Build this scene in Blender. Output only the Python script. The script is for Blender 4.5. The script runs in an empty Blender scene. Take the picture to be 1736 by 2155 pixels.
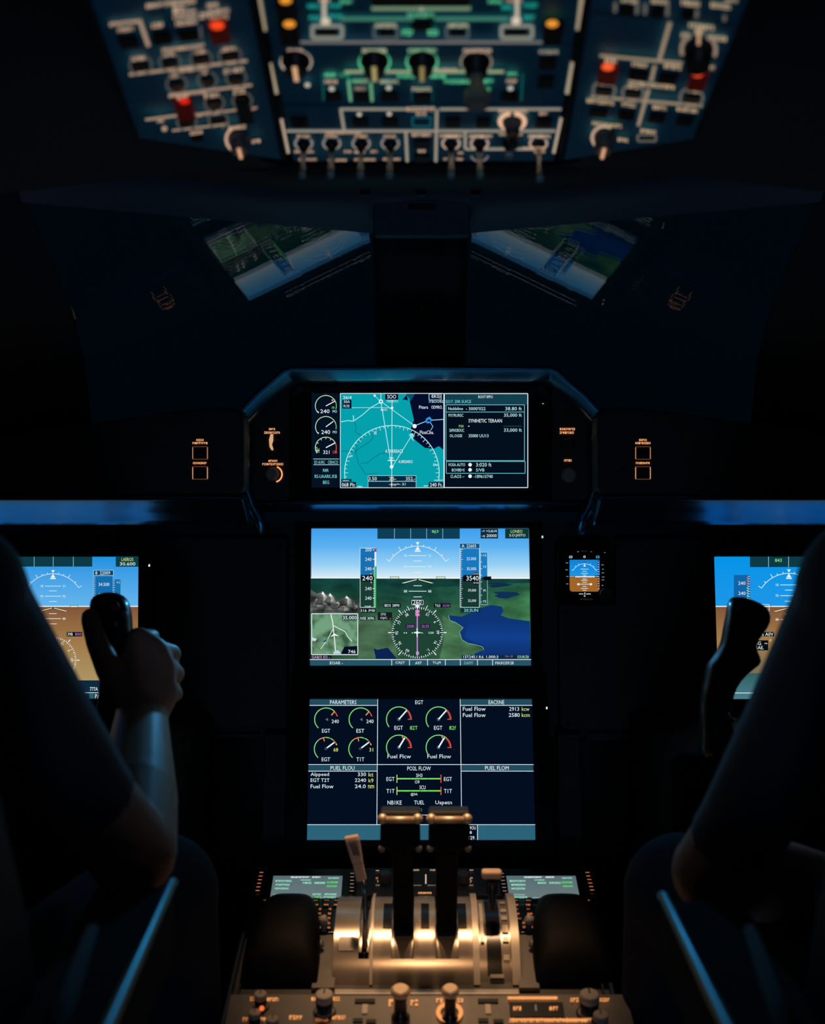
import bpy, math, random
from mathutils import Vector as V, Matrix
random.seed(7)
# ---------------------------------------------------------------- frame
F = 2600.0; CX = 886.0; CY = 1077.5; ZC = 1.15      # focal length in pixels, principal point, eye height
sc = bpy.context.scene; COL = sc.collection

def P(px, py, d):                                   # a point seen at (px,py) standing d metres in front of the eye
    return V(((px-CX)*d/F, d, -(py-CY)*d/F))

def s2l(c):
    c = c/255.0
    return c/12.92 if c <= .04045 else ((c+.055)/1.055)**2.4
def rgb(r, g, b): return (s2l(r), s2l(g), s2l(b), 1.0)

# ---------------------------------------------------------------- materials
def new_mat(name):
    m = bpy.data.materials.new(name); m.use_nodes = True
    nt = m.node_tree
    for n in list(nt.nodes): nt.nodes.remove(n)
    out = nt.nodes.new('ShaderNodeOutputMaterial')
    return m, nt, out
def pbr(name, col, rough=.5, metal=0., spec=.5, noise=0., nscale=40., bump=0., bscale=400., sss=0., coat=0., aniso=0., sheen=0.):
    m, nt, out = new_mat(name)
    b = nt.nodes.new('ShaderNodeBsdfPrincipled')
    b.inputs['Base Color'].default_value = col
    b.inputs['Roughness'].default_value = rough
    b.inputs['Metallic'].default_value = metal
    b.inputs['Specular IOR Level'].default_value = spec
    b.inputs['Coat Weight'].default_value = coat
    b.inputs['Coat Roughness'].default_value = .12
    b.inputs['Sheen Weight'].default_value = sheen
    if aniso: b.inputs['Anisotropic'].default_value = aniso
    if sss:
        b.inputs['Subsurface Weight'].default_value = sss
        b.inputs['Subsurface Radius'].default_value = (.012, .005, .003)
        b.inputs['Subsurface Scale'].default_value = 1.0
    tc = nt.nodes.new('ShaderNodeTexCoord')
    if noise:
        n = nt.nodes.new('ShaderNodeTexNoise'); n.inputs['Scale'].default_value = nscale; n.inputs['Detail'].default_value = 5
        nt.links.new(tc.outputs['Object'], n.inputs['Vector'])
        mx = nt.nodes.new('ShaderNodeMix'); mx.data_type = 'RGBA'
        mx.inputs['A'].default_value = tuple(max(0, c*(1-noise)) for c in col[:3])+(1,)
        mx.inputs['B'].default_value = tuple(min(1, c*(1+noise)) for c in col[:3])+(1,)
        nt.links.new(n.outputs['Fac'], mx.inputs['Factor'])
        nt.links.new(mx.outputs['Result'], b.inputs['Base Color'])
    if bump:
        n2 = nt.nodes.new('ShaderNodeTexNoise'); n2.inputs['Scale'].default_value = bscale; n2.inputs['Detail'].default_value = 3
        nt.links.new(tc.outputs['Object'], n2.inputs['Vector'])
        bp = nt.nodes.new('ShaderNodeBump'); bp.inputs['Strength'].default_value = bump; bp.inputs['Distance'].default_value = .001
        nt.links.new(n2.outputs['Fac'], bp.inputs['Height']); nt.links.new(bp.outputs['Normal'], b.inputs['Normal'])
    nt.links.new(b.outputs['BSDF'], out.inputs['Surface'])
    return m
def emit_attr(name, strength=1., sample=True):      # backlit print / display content: colour per face
    m, nt, out = new_mat(name)
    a = nt.nodes.new('ShaderNodeAttribute'); a.attribute_name = 'Col'
    e = nt.nodes.new('ShaderNodeEmission'); e.inputs['Strength'].default_value = strength
    nt.links.new(a.outputs['Color'], e.inputs['Color']); nt.links.new(e.outputs[0], out.inputs['Surface'])
    m.cycles.emission_sampling = 'FRONT' if sample else 'NONE'
    return m
def emit_flat(name, col, strength=1.):
    m, nt, out = new_mat(name)
    e = nt.nodes.new('ShaderNodeEmission'); e.inputs['Color'].default_value = col; e.inputs['Strength'].default_value = strength
    nt.links.new(e.outputs[0], out.inputs['Surface'])
    return m
def emit_noise(name, c0, c1, scale, stretch=(1, 1, 1), detail=6, lo=.35, hi=.65):   # displayed terrain picture
    m, nt, out = new_mat(name)
    tc = nt.nodes.new('ShaderNodeTexCoord'); mp = nt.nodes.new('ShaderNodeMapping'); mp.inputs['Scale'].default_value = stretch
    n = nt.nodes.new('ShaderNodeTexNoise'); n.inputs['Scale'].default_value = scale; n.inputs['Detail'].default_value = detail
    r = nt.nodes.new('ShaderNodeValToRGB'); r.color_ramp.elements[0].position = lo; r.color_ramp.elements[1].position = hi
    r.color_ramp.elements[0].color = c0; r.color_ramp.elements[1].color = c1
    a = nt.nodes.new('ShaderNodeAttribute'); a.attribute_name = 'Col'
    mx = nt.nodes.new('ShaderNodeMix'); mx.data_type = 'RGBA'; mx.blend_type = 'MULTIPLY'; mx.inputs['Factor'].default_value = 1
    e = nt.nodes.new('ShaderNodeEmission')
    nt.links.new(tc.outputs['Object'], mp.inputs[0]); nt.links.new(mp.outputs[0], n.inputs['Vector'])
    nt.links.new(n.outputs['Fac'], r.inputs[0]); nt.links.new(r.outputs[0], mx.inputs['A']); nt.links.new(a.outputs['Color'], mx.inputs['B'])
    nt.links.new(mx.outputs['Result'], e.inputs['Color']); nt.links.new(e.outputs[0], out.inputs['Surface'])
    return m
def glass_mat(name, ior=1.5):
    m, nt, out = new_mat(name)
    t = nt.nodes.new('ShaderNodeBsdfTransparent'); t.inputs[0].default_value = (.96, .98, 1, 1)
    g = nt.nodes.new('ShaderNodeBsdfGlossy'); g.inputs['Roughness'].default_value = 0.012
    f = nt.nodes.new('ShaderNodeFresnel'); bf = nt.nodes.new('ShaderNodeNewGeometry'); mi = nt.nodes.new('ShaderNodeMapRange')
    mi.inputs['To Min'].default_value = ior; mi.inputs['To Max'].default_value = 1/ior      # same reflectance on both faces of the thin pane
    nt.links.new(bf.outputs['Backfacing'], mi.inputs['Value']); nt.links.new(mi.outputs['Result'], f.inputs['IOR'])
    mx = nt.nodes.new('ShaderNodeMixShader')
    nt.links.new(f.outputs[0], mx.inputs[0]); nt.links.new(t.outputs[0], mx.inputs[1]); nt.links.new(g.outputs[0], mx.inputs[2])
    nt.links.new(mx.outputs[0], out.inputs['Surface'])
    return m

def glow(name, col, e):                              # translucent cap lit by the lamp inside it
    m = pbr(name, col, .35); b = [n for n in m.node_tree.nodes if n.type == 'BSDF_PRINCIPLED'][0]
    b.inputs['Emission Color'].default_value = e; b.inputs['Emission Strength'].default_value = 1; return m
M = dict(
    emit=emit_attr('display_light'), mark=emit_attr('backlit_print', 1.0, False),
    terrain=emit_noise('terrain_picture', (.62, .62, .62, 1), (1.25, 1.25, 1.25, 1), 26, (1, 1, 2.2)),
    rocks=emit_noise('mountain_picture', (.25, .25, .25, 1), (1.9, 1.9, 1.9, 1), 45, (1, 1, 1.6), 8, .38, .62),
    inset=emit_noise('map_picture', (.35, .4, .35, 1), (1.45, 1.35, 1.4, 1), 60, (1, 1, 1), 6, .35, .6),
    black=pbr('black_plastic', (.012, .013, .016, 1), .55, bump=.15, bscale=900),
    gloss=pbr('black_gloss_bezel', (.006, .007, .009, 1), .22, spec=.4),
    panel=pbr('charcoal_panel', (.065, .065, .072, 1), .62, noise=.15, nscale=30, bump=.2, bscale=700),
    shield=pbr('glareshield_paint', (.040, .040, .044, 1), .55, noise=.2, nscale=12, bump=.15, bscale=800),
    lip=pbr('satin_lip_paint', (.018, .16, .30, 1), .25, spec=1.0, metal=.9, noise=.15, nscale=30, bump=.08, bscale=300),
    liner=pbr('navy_liner', (.008, .014, .025, 1), .75, noise=.2, nscale=8, bump=.2, bscale=500),
    post=pbr('dark_post_liner', (.010, .020, .032, 1), .8),
    header=pbr('navy_header_trim', (.05, .11, .20, 1), .6, noise=.15, nscale=8),
    overhead=pbr('blue_grey_overhead_paint', (.02, .32, .55, 1), .55, noise=.12, nscale=25, bump=.1, bscale=700),
    ohbase=pbr('overhead_frame_paint', (.012, .02, .03, 1), .7),
    key=pbr('dark_key_cap', (.006, .008, .011, 1), .45),
    keyb=pbr('blue_key_cap', (.03, .16, .25, 1), .45),
    red=glow('red_guard', (.45, .02, .015, 1), (.018, .001, .001, 1)), reddim=pbr('dull_red_ring', (.65, .03, .05, 1), .5), 
    knob=pbr('grey_knob', (.24, .25, .26, 1), .45, noise=.1),
    knobd=pbr('dark_knob', (.03, .035, .04, 1), .4),
    knobl=pbr('pale_knob', (.55, .50, .45, 1), .5),
    tip=pbr('blue_grey_toggle_tip', (.35, .65, .85, 1), .35),
    chrome=pbr('chrome_lever', (.5, .5, .5, 1), .25, metal=1),
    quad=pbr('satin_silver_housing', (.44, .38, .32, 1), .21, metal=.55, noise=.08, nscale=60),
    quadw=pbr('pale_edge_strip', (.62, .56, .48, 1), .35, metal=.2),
    pedestal=pbr('pedestal_grey', (.075, .078, .085, 1), .55, noise=.15, nscale=60, bump=.15, bscale=900),
    pedlow=pbr('radio_panel_grey', (.2, .19, .18, 1), .5, noise=.12, nscale=60, bump=.1, bscale=900),
    pedbase=pbr('pedestal_rim_blue', (.03, .06, .09, 1), .4),
    grip=pbr('black_grip_rubber', (.006, .007, .009, 1), .38, spec=.5, coat=.5, bump=.1, bscale=600),
    rest=pbr('matt_black_rest', (.004, .0045, .006, 1), .6, spec=.12),
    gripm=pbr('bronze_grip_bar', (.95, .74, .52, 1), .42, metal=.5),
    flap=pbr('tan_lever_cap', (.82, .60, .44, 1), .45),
    sleeve=pbr('navy_shirt_cloth', (.02, .042, .07, 1), .85, noise=.25, nscale=25, bump=.5, bscale=90, sheen=.3),
    trousers=pbr('dark_trouser_cloth', (.015, .024, .04, 1), .9, noise=.2, nscale=20, bump=.3, bscale=150),
    skin=pbr('skin', (.70, .42, .31, 1), .48, noise=.1, nscale=60, bump=.25, bscale=260, sss=.12),
    hair=pbr('dark_hair', (.012, .009, .008, 1), .55, bump=1, bscale=500),
    nail=pbr('fingernail', (.7, .45, .38, 1), .3),
    seat=pbr('black_seat_vinyl', (.012, .016, .022, 1), .6, noise=.2, nscale=20, bump=.3, bscale=300),
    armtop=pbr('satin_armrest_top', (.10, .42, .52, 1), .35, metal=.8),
    armside=pbr('brown_armrest_side', (.012, .008, .006, 1), .85, spec=.15),
    carpet=pbr('floor_carpet', (.01, .01, .012, 1), .95, bump=.6, bscale=900),
    wall=pbr('wall_liner', (.02, .024, .03, 1), .8, noise=.2, nscale=5),
    glass=glass_mat('windshield_glass', 1.5),
    steel=pbr('dark_screw_steel', (.05, .05, .055, 1), .4, metal=.8),
)

# ---------------------------------------------------------------- mesh builder
_tc = {}
def glyphs(s):                                       # flat outline of a string in unit box: verts 0..1 x 0..1
    if s in _tc: return _tc[s]
    cu = bpy.data.curves.new('t', 'FONT'); cu.body = s; cu.size = 1; cu.resolution_u = 2
    o = bpy.data.objects.new('t', cu); COL.objects.link(o)
    dg = bpy.context.evaluated_depsgraph_get(); dg.update()
    me = bpy.data.meshes.new_from_object(o.evaluated_get(dg))
    vs = [(v.co.x, v.co.y) for v in me.vertices]; fs = [tuple(p.vertices) for p in me.polygons]
    COL.objects.unlink(o); bpy.data.objects.remove(o); bpy.data.curves.remove(cu); bpy.data.meshes.remove(me)
    x0 = min(v[0] for v in vs); x1 = max(v[0] for v in vs); y0 = min(v[1] for v in vs); y1 = max(v[1] for v in vs)
    vs = [((x-x0)/max(1e-6, x1-x0), (y-y0)/max(1e-6, y1-y0)) for x, y in vs]
    _tc[s] = (vs, fs, (x1-x0)/max(1e-6, y1-y0)); return _tc[s]

def frame_z(n, up=V((0, 0, 1))):                     # axes with z along n
    n = n.normalized(); x = up.cross(n)
    if x.length < 1e-4: x = V((1, 0, 0)).cross(n)
    x.normalize(); return x, n.cross(x), n

class MB:
    def __init__(s): s.v = []; s.f = []; s.mi = []; s.c = []; s.sm = []
    def face(s, idx, m=0, c=(0, 0, 0, 1), sm=False): s.f.append(idx); s.mi.append(m); s.c.append(c); s.sm.append(sm)
    def ring_loft(s, rings, m=0, sm=True, caps=True, closed=True, c=(0, 0, 0, 1)):
        n = len(rings[0]); b = len(s.v)
        for r in rings: s.v += [V(p) for p in r]
        for i in range(len(rings)-1):
            for j in range(n if closed else n-1):
                k = (j+1) % n
                s.face((b+i*n+j, b+i*n+k, b+(i+1)*n+k, b+(i+1)*n+j), m, c, sm)
        if caps and closed:
            s.face(tuple(b+j for j in reversed(range(n))), m, c); s.face(tuple(b+(len(rings)-1)*n+j for j in range(n)), m, c)
        return s
    def box(s, c, sz, ax=None, m=0, col=(0, 0, 0, 1)):
        c = V(c); ax = ax or (V((1, 0, 0)), V((0, 1, 0)), V((0, 0, 1))); h = [q/2 for q in sz]
        r = [[c+ax[0]*a*h[0]+ax[1]*b*h[1]+ax[2]*k*h[2] for a, b in ((-1, -1), (1, -1), (1, 1), (-1, 1))] for k in (-1, 1)]
        return s.ring_loft(r, m, False, c=col)
    def cyl(s, p0, p1, r0, r1=None, n=20, m=0, sm=True, c=(0, 0, 0, 1)):
        p0 = V(p0); p1 = V(p1); r1 = r0 if r1 is None else r1; x, y, z = frame_z(p1-p0, V((.03, .1, 1)))
        R = lambda p, r: [p+x*math.cos(2*math.pi*i/n)*r+y*math.sin(2*math.pi*i/n)*r for i in range(n)]
        return s.ring_loft([R(p0, r0), R(p1, r1)], m, sm, c=c)
    def lathe(s, p, ax, prof, n=24, m=0, c=(0, 0, 0, 1)):      # prof: (height, radius)
        p = V(p); x, y, z = frame_z(V(ax), V((.03, .1, 1)))
        return s.ring_loft([[p+z*h+x*math.cos(2*math.pi*i/n)*r+y*math.sin(2*math.pi*i/n)*r for i in range(n)] for h, r in prof], m, True, c=c)
    def tube(s, pts, rad, n=10, m=0):
        pts = [V(p) for p in pts]; rad = rad if isinstance(rad, (list, tuple)) else [rad]*len(pts); rings = []
        for i, p in enumerate(pts):
            t = (pts[min(i+1, len(pts)-1)]-pts[max(i-1, 0)]); x, y, z = frame_z(t, V((.1, .03, 1)) if abs(t.normalized().z) < .9 else V((0, 1, 0)))
            rings.append([p+x*math.cos(2*math.pi*k/n)*rad[i]+y*math.sin(2*math.pi*k/n)*rad[i] for k in range(n)])
        return s.ring_loft(rings, m)
    def ball(s, p, r, n=14, m=0, sq=(1, 1, 1)):
        p = V(p); k = n//2
        return s.ring_loft([[p+V((math.cos(2*math.pi*j/n)*math.sin(a)*r*sq[0], math.sin(2*math.pi*j/n)*math.sin(a)*r*sq[1], -math.cos(a)*r*sq[2])) for j in range(n)]
                            for a in [math.pi*(i+.02)/(k+.04) for i in range(k+1)]], m)
    def capsule(s, a, b, ra, rb, n=14, m=0):
        s.ball(a, ra, n, m); s.ball(b, rb, n, m)
        if (V(b)-V(a)).length > 1e-5: s.cyl(a, b, ra, rb, n, m)
        return s
    def prism(s, pts, off, m=0, c=(0, 0, 0, 1)):       # polygon extruded by vector
        return s.ring_loft([[V(p) for p in pts], [V(p)+V(off) for p in pts]], m, False, c=c)
    def sheet(s, rows, th, m=0, sm=True):             # grid of points thickened along +off vector
        n = len(rows[0]); b = len(s.v); th = V(th)
        for r in rows: s.v += [V(p) for p in r]
        for r in rows: s.v += [V(p)+th for p in r]
        N = n*len(rows)
        for i in range(len(rows)-1):
            for j in range(n-1):
                a = b+i*n+j
                s.face((a, a+1, a+n+1, a+n), m, sm=sm); s.face((a+N, a+N+n, a+N+n+1, a+N+1), m, sm=sm)
        E = [b+j for j in range(n)]+[b+i*n+n-1 for i in range(1, len(rows))]+[b+(len(rows)-1)*n+j for j in range(n-2, -1, -1)]+[b+i*n for i in range(len(rows)-2, 0, -1)]
        for q in range(len(E)):
            a, c = E[q], E[(q+1) % len(E)]; s.face((a, a+N, c+N, c), m)
        return s
    def build(s, name, mats, parent=None, bevel=0, seg=2, remesh=0, smooth=0, subsurf=0):
        mats = mats if isinstance(mats, (list, tuple)) else [mats]
        xs = [v.x for v in s.v]; ys = [v.y for v in s.v]; zs = [v.z for v in s.v]
        o0 = V(((min(xs)+max(xs))/2, (min(ys)+max(ys))/2, min(zs)))
        me = bpy.data.meshes.new(name); me.from_pydata([tuple(v-o0) for v in s.v], [], s.f)
        for m in mats: me.materials.append(m)
        me.polygons.foreach_set('material_index', s.mi); me.polygons.foreach_set('use_smooth', s.sm)
        if any(c != (0, 0, 0, 1) for c in s.c):
            a = me.color_attributes.new('Col', 'FLOAT_COLOR', 'CORNER'); d = []
            for p, c in zip(me.polygons, s.c):
                if isinstance(c, list):
                    for q in c: d += q
                else: d += list(c)*p.loop_total
            a.data.foreach_set('color', d)
        me.update()
        ob = bpy.data.objects.new(name, me); COL.objects.link(ob)
        wl = o0+V((0, 0, ZC)); ob['w'] = tuple(wl)
        if parent is not None:
            ob.parent = parent; ob.location = wl-V(parent['w'])
        else: ob.location = wl
        if remesh:
            r = ob.modifiers.new('r', 'REMESH'); r.mode = 'VOXEL'; r.voxel_size = remesh; r.use_smooth_shade = True
        if smooth:
            r = ob.modifiers.new('s', 'SMOOTH'); r.factor = .5; r.iterations = smooth
        if bevel:
            b = ob.modifiers.new('b', 'BEVEL'); b.width = bevel; b.segments = seg; b.limit_method = 'ANGLE'; b.angle_limit = math.radians(40)
        if subsurf:
            b = ob.modifiers.new('u', 'SUBSURF'); b.levels = subsurf; b.render_levels = subsurf
        return ob

def thing(name, loc, label, cat, group=None):
    o = bpy.data.objects.new(name, None); COL.objects.link(o)
    w = V(loc)+V((0, 0, ZC)); o.location = w; o['w'] = tuple(w); o.empty_display_size = .02
    return tag(o, label, cat, group)
def tag(o, label, cat, group=None):
    o['label'] = label; o['category'] = cat
    if group: o['group'] = group
    return o
def struct(o, label=None):
    o['kind'] = 'structure'
    if label: o['label'] = label
    return o

class Pl:                                            # a flat surface in the cockpit
    def __init__(s, o, n, up=V((0, 0, 1))):
        s.o = V(o); s.n = V(n).normalized(); s.x, s.y, _ = frame_z(s.n, up)
    def hit(s, px, py, h=0.):
        d = V(((px-CX)/F, 1, -(py-CY)/F)); t = (s.o+s.n*h).dot(s.n)/d.dot(s.n); return d*t
    def ax(s): return (s.x, s.y, s.n)

class Canvas(MB):                                    # flat print on a surface, in layers a hair apart
    def __init__(s, pl, m=0, h0=0.0): super().__init__(); s.pl = pl; s.m = m; s.h0 = h0; s.L = 0
    def H(s): s.L += 1; return s.h0+.00002*s.L
    def poly(s, pts, c, m=None):
        h = s.H(); b = len(s.v); s.v += [s.pl.hit(x, y, h) for x, y in pts]; idx = tuple(range(b, b+len(pts)))
        area = sum(pts[i][0]*pts[(i+1) % len(pts)][1]-pts[(i+1) % len(pts)][0]*pts[i][1] for i in range(len(pts)))
        if area > 0:
            idx = idx[::-1]
            if isinstance(c, list): c = c[::-1]
        s.face(idx, s.m if m is None else m, c); return s
    def rect(s, x0, y0, x1, y1, c, m=None): return s.poly([(x0, y0), (x1, y0), (x1, y1), (x0, y1)], c, m)
    def grad(s, x0, y0, x1, y1, ct, cb, m=None): return s.poly([(x0, y0), (x1, y0), (x1, y1), (x0, y1)], [ct, ct, cb, cb], m)
    def line(s, x0, y0, x1, y1, w, c, m=None):
        dx, dy = x1-x0, y1-y0; l = math.hypot(dx, dy) or 1; nx, ny = -dy/l*w/2, dx/l*w/2
        return s.poly([(x0+nx, y0+ny), (x1+nx, y1+ny), (x1-nx, y1-ny), (x0-nx, y0-ny)], c, m)
    def pline(s, pts, w, c, close=False):
        q = pts+[pts[0]] if close else pts
        for a, b in zip(q, q[1:]): s.line(a[0], a[1], b[0], b[1], w, c)
        return s
    def frame(s, x0, y0, x1, y1, w, c): return s.pline([(x0, y0), (x1, y0), (x1, y1), (x0, y1)], w, c, True)
    def arc(s, cx, cy, rx, ry, a0, a1, w, c, n=24):   # degrees, 0 = right, 90 = up
        h = s.H(); b = len(s.v)
        for i in range(n+1):
            a = math.radians(a0+(a1-a0)*i/n); ca, sa = math.cos(a), -math.sin(a)
            s.v.append(s.pl.hit(cx+ca*(rx-w/2), cy+sa*(ry-w/2), h)); s.v.append(s.pl.hit(cx+ca*(rx+w/2), cy+sa*(ry+w/2), h))
        for i in range(n): s.face((b+2*i, b+2*i+1, b+2*i+3, b+2*i+2), s.m, c)
        return s
    def disc(s, cx, cy, r, c, ry=None, n=14):
        return s.poly([(cx+r*math.cos(2*math.pi*i/n), cy-(ry or r)*math.sin(2*math.pi*i/n)) for i in range(n)], c)
    def text(s, t, x0, x1, y0, y1, c, rot=0):         # fits the string in the box
        vs, fs, asp = glyphs(t); h = s.H(); b = len(s.v); mx, my = (x0+x1)/2, (y0+y1)/2; ca, sa = math.cos(math.radians(rot)), math.sin(math.radians(rot))
        for u, w in vs:
            X, Y = x0+u*(x1-x0)-mx, y1+w*(y0-y1)-my
            s.v.append(s.pl.hit(mx+X*ca-Y*sa, my+X*sa+Y*ca, h))
        for f in fs: s.face(tuple(b+i for i in f), s.m, c)
        return s
    def txt(s, t, x, y, h, c, al='l', rot=0, wf=.95):    # natural width, cap height h, y = centre
        asp = glyphs(t)[2]; w = asp*h*wf
        x0 = x if al == 'l' else (x-w if al == 'r' else x-w/2)
        return s.text(t, x0, x0+w, y-h/2, y+h/2, c, rot)
    def lab(s, x0, x1, y, h, c, slope=0.):            # a run of tiny illegible backlit characters
        x = x0; k = 0
        while x < x1-1:
            w = min(random.uniform(h*.45, h*.75), x1-x); t = (x-x0)/max(1, x1-x0); yy = y+slope*(x-(x0+x1)/2); hh = h*random.uniform(.8, 1.)
            kind = random.random()
            if kind < .3: s.rect(x, yy-hh/2, x+w*.85, yy+hh/2, c)
            elif kind < .6:
                s.rect(x, yy-hh/2, x+w*.4, yy+hh/2, c); s.rect(x+w*.3, yy-hh/2, x+w*.9, yy-hh*.1, c)
            else:
                s.rect(x, yy-hh/2, x+w*.9, yy-hh*.15, c); s.rect(x, yy+hh*.1, x+w*.9, yy+hh/2, c)
            x += w+h*.12
        return s

WARM = rgb(205, 165, 135); WARMD = rgb(150, 122, 104); GRN = rgb(95, 205, 150); TEAL = rgb(30, 165, 145); GRNB = rgb(120, 170, 130)
ORG = rgb(255, 172, 110); ORGD = rgb(215, 120, 70)
WH = rgb(235, 245, 250); LG = rgb(150, 235, 130); RED = rgb(235, 85, 70); YG = rgb(215, 225, 130)
# @@SECTIONS@@
# ================================================================ DISPLAYS
class View:                                          # same surface, measured in an enlarged crop's coordinates
    def __init__(s, pl, ox, oy, k): s.pl, s.ox, s.oy, s.k = pl, ox, oy, k
    def hit(s, X, Y, h=0.): return s.pl.hit(s.ox+X/s.k, s.oy+Y/s.k, h)
def two_depth(py0, d0, py1, d1):
    a, b = P(CX, py0, d0), P(CX, py1, d1); t = (a-b).normalized()
    return Pl(b, t.cross(V((1, 0, 0))) if t.cross(V((1, 0, 0))).y < 0 else -t.cross(V((1, 0, 0))))
def bezel(pl, outer, inner, front=.004, back=-.03):   # picture-frame ring with a back plate; px rectangles or corner lists
    m = MB()
    q = lambda r: r if isinstance(r[0], tuple) else [(r[0], r[1]), (r[2], r[1]), (r[2], r[3]), (r[0], r[3])]
    O, I = q(outer), q(inner)
    Of = [pl.hit(x, y, 0)+pl.n*front for x, y in O]; If = [pl.hit(x, y, 0)+pl.n*front for x, y in I]
    Ob = [p+pl.n*(back-front) for p in Of]; Ib = [p-pl.n*(front+.0028) for p in If]
    b = len(m.v); m.v += Of+If+Ob+Ib; n = len(O)
    if len(O) == len(I):
        for i in range(n):
            j = (i+1) % n
            m.face((b+i, b+n+i, b+n+j, b+j)); m.face((b+i, b+j, b+2*n+j, b+2*n+i)); m.face((b+n+i, b+3*n+i, b+3*n+j, b+n+j))
        m.face(tuple(b+2*n+i for i in range(n))); m.face(tuple(b+3*n+i for i in reversed(range(n))))
    return m
def screen_canvas(pl, corners, ox, oy, k):
    """glass slab with black body (material 0), picture layers (material 1)"""
    c = Canvas(View(pl, ox, oy, k), 1, 0.0004)
    pts = [pl.hit(x, y) for x, y in corners]
    c.prism(pts, -pl.n*.0026, 0, (0, 0, 0, 1))
    return c
def gauge(c, x, y, r, segs, w=6):
    for a0, a1, col in segs: c.arc(x, y, r, r, a0, a1, w, col, max(4, int(abs(a1-a0)/9)))

def attitude(c, cx, hy, k, R=226.7, off=12):
    W = rgb(225, 240, 248); ay = hy+off*k
    c.arc(cx, ay, R*k, R*k, 33, 147, 4, W, 30)
    for a, l in ((147, 26), (135, 15), (120, 28), (110, 13), (100, 13), (80, 13), (70, 13), (60, 28), (45, 15), (33, 26)):
        q = math.radians(a); r0 = R*k; r1 = (R+l)*k
        c.line(cx+r0*math.cos(q), ay-r0*math.sin(q), cx+r1*math.cos(q), ay-r1*math.sin(q), 4, W)
    t = ay-R*k
    c.poly([(cx-13*k, t-27*k), (cx+13*k, t-27*k), (cx, t-6*k)], WH); c.poly([(cx, t), (cx+17*k, t+28*k), (cx-17*k, t+28*k)], WH)
    c.rect(cx-20*k, t+31*k, cx+20*k, t+39*k, WH)
    for dy, hw, lb in ((-150, 60, ('18', '31')), (-114, 28, None), (-75, 60, ('95', '95')), (-36, 28, None), (54, 28, None), (91, 60, ('88', '88')), (129, 28, None)):
        y = hy+dy*k; c.line(cx-hw*k, y, cx+hw*k, y, 4, W)
        if lb:
            c.txt(lb[0], cx-82*k, y, 17*k, W, 'c'); c.txt(lb[1], cx+82*k, y, 17*k, W, 'c')
    CR = rgb(238, 236, 205); BK = rgb(20, 25, 25)
    for s in (-1, 1):
        c.poly([(cx, hy+4*k), (cx+s*119*k, hy+37*k), (cx+s*90*k, hy+41*k), (cx, hy+17*k)], BK)
        c.poly([(cx+s*8*k, hy+10*k), (cx+s*110*k, hy+36*k), (cx+s*90*k, hy+37*k), (cx+s*4*k, hy+14*k)], CR)
        c.rect(cx+s*156*k-31*k, hy-8*k, cx+s*156*k+31*k, hy+8*k, BK); c.rect(cx+s*156*k-28*k, hy-5*k, cx+s*156*k+28*k, hy+5*k, CR)
def compass(c, cx, cy, r, k):
    for i in range(72):
        a = math.radians(i*5); l = 20 if i % 6 == 0 else (15 if i % 2 == 0 else 10)
        c.line(cx+(r-l*k)*math.sin(a), cy-(r-l*k)*math.cos(a), cx+r*math.sin(a), cy-r*math.cos(a), 4.5, WH)
    for i, t in enumerate(['', '51', '6', '09', '16', '1-', '15', '60', '36', '95', '77', '38', '32'][1:]):
        a = math.radians((i+1)*30-1); R = r*.80
        c.txt(t, cx+R*math.sin(a), cy-R*math.cos(a), 19*k, WH, 'c', rot=math.degrees(a) if i != 5 else 0)
    for a in (90, 270, 40, 320, 140, 220):
        q = math.radians(a); c.line(cx+(r+2)*math.sin(q), cy-(r+2)*math.cos(q), cx+(r+24*k)*math.sin(q), cy-(r+24*k)*math.cos(q), 6, WH)

# ---- centre flight display (synthetic vision)
pm = two_depth(1112, 1.866, 1398, 1.835)
du = thing('flight_display', pm.hit(886, 1405), 'wide centre flight display with blue sky, green terrain, dark lake and white compass rose', 'display')
mid_q = [(655.5, 1111.5), (1112.5, 1111.5), (1117.5, 1401), (651.5, 1401)]
bezel(pm, (622, 1097, 1140, 1432), mid_q).build('bezel', M['gloss'], du, bevel=.0015)
c = screen_canvas(pm, mid_q, 620, 1080, 3.2148)
tr = lambda y: 115-(y-104)*.0135
W2 = rgb(225, 240, 248); DK = rgb(12, 45, 62); BK = rgb(4, 12, 16)
SK = [rgb(62, 158, 238), rgb(92, 178, 240), rgb(150, 208, 244), rgb(214, 235, 244)]
for y0, y1, a, b in ((104, 230, 0, 1), (230, 350, 1, 2), (350, 436, 2, 3)): c.grad(112, y0, 1590, y1, SK[a], SK[b])

for y0, y1, a, b in ((436, 520, rgb(18, 62, 60), rgb(20, 66, 56)), (520, 700, rgb(20, 66, 56), rgb(48, 92, 66)), (700, 986, rgb(48, 92, 66), rgb(48, 84, 60))): c.grad(106, y0, 1596, y1, a, b, 2)
bg1, bg2, gg = rgb(19, 64, 58), rgb(32, 77, 61), rgb(62, 122, 78)
c.poly([(560, 520), (1590, 470), (1590, 620), (1000, 620)], [bg1, rgb(40, 98, 72), gg, bg2], 2)
c.poly([(1000, 620), (1590, 620), (1590, 760), (1040, 760)], [rgb(40, 88, 64), gg, gg, rgb(60, 108, 74)], 2)
c.poly([(620, 560), (1000, 620), (1040, 760), (700, 760)], [rgb(24, 68, 58), rgb(40, 88, 64), rgb(60, 108, 74), rgb(50, 94, 66)], 2)
c.poly([(430, 700), (640, 690), (700, 985), (430, 985)], rgb(70, 104, 76), 2)
c.poly([(1000, 690), (1140, 775), (1115, 800), (1130, 855), (1280, 925), (1215, 985), (980, 985), (1010, 850)], rgb(72, 116, 80), 2)
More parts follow.
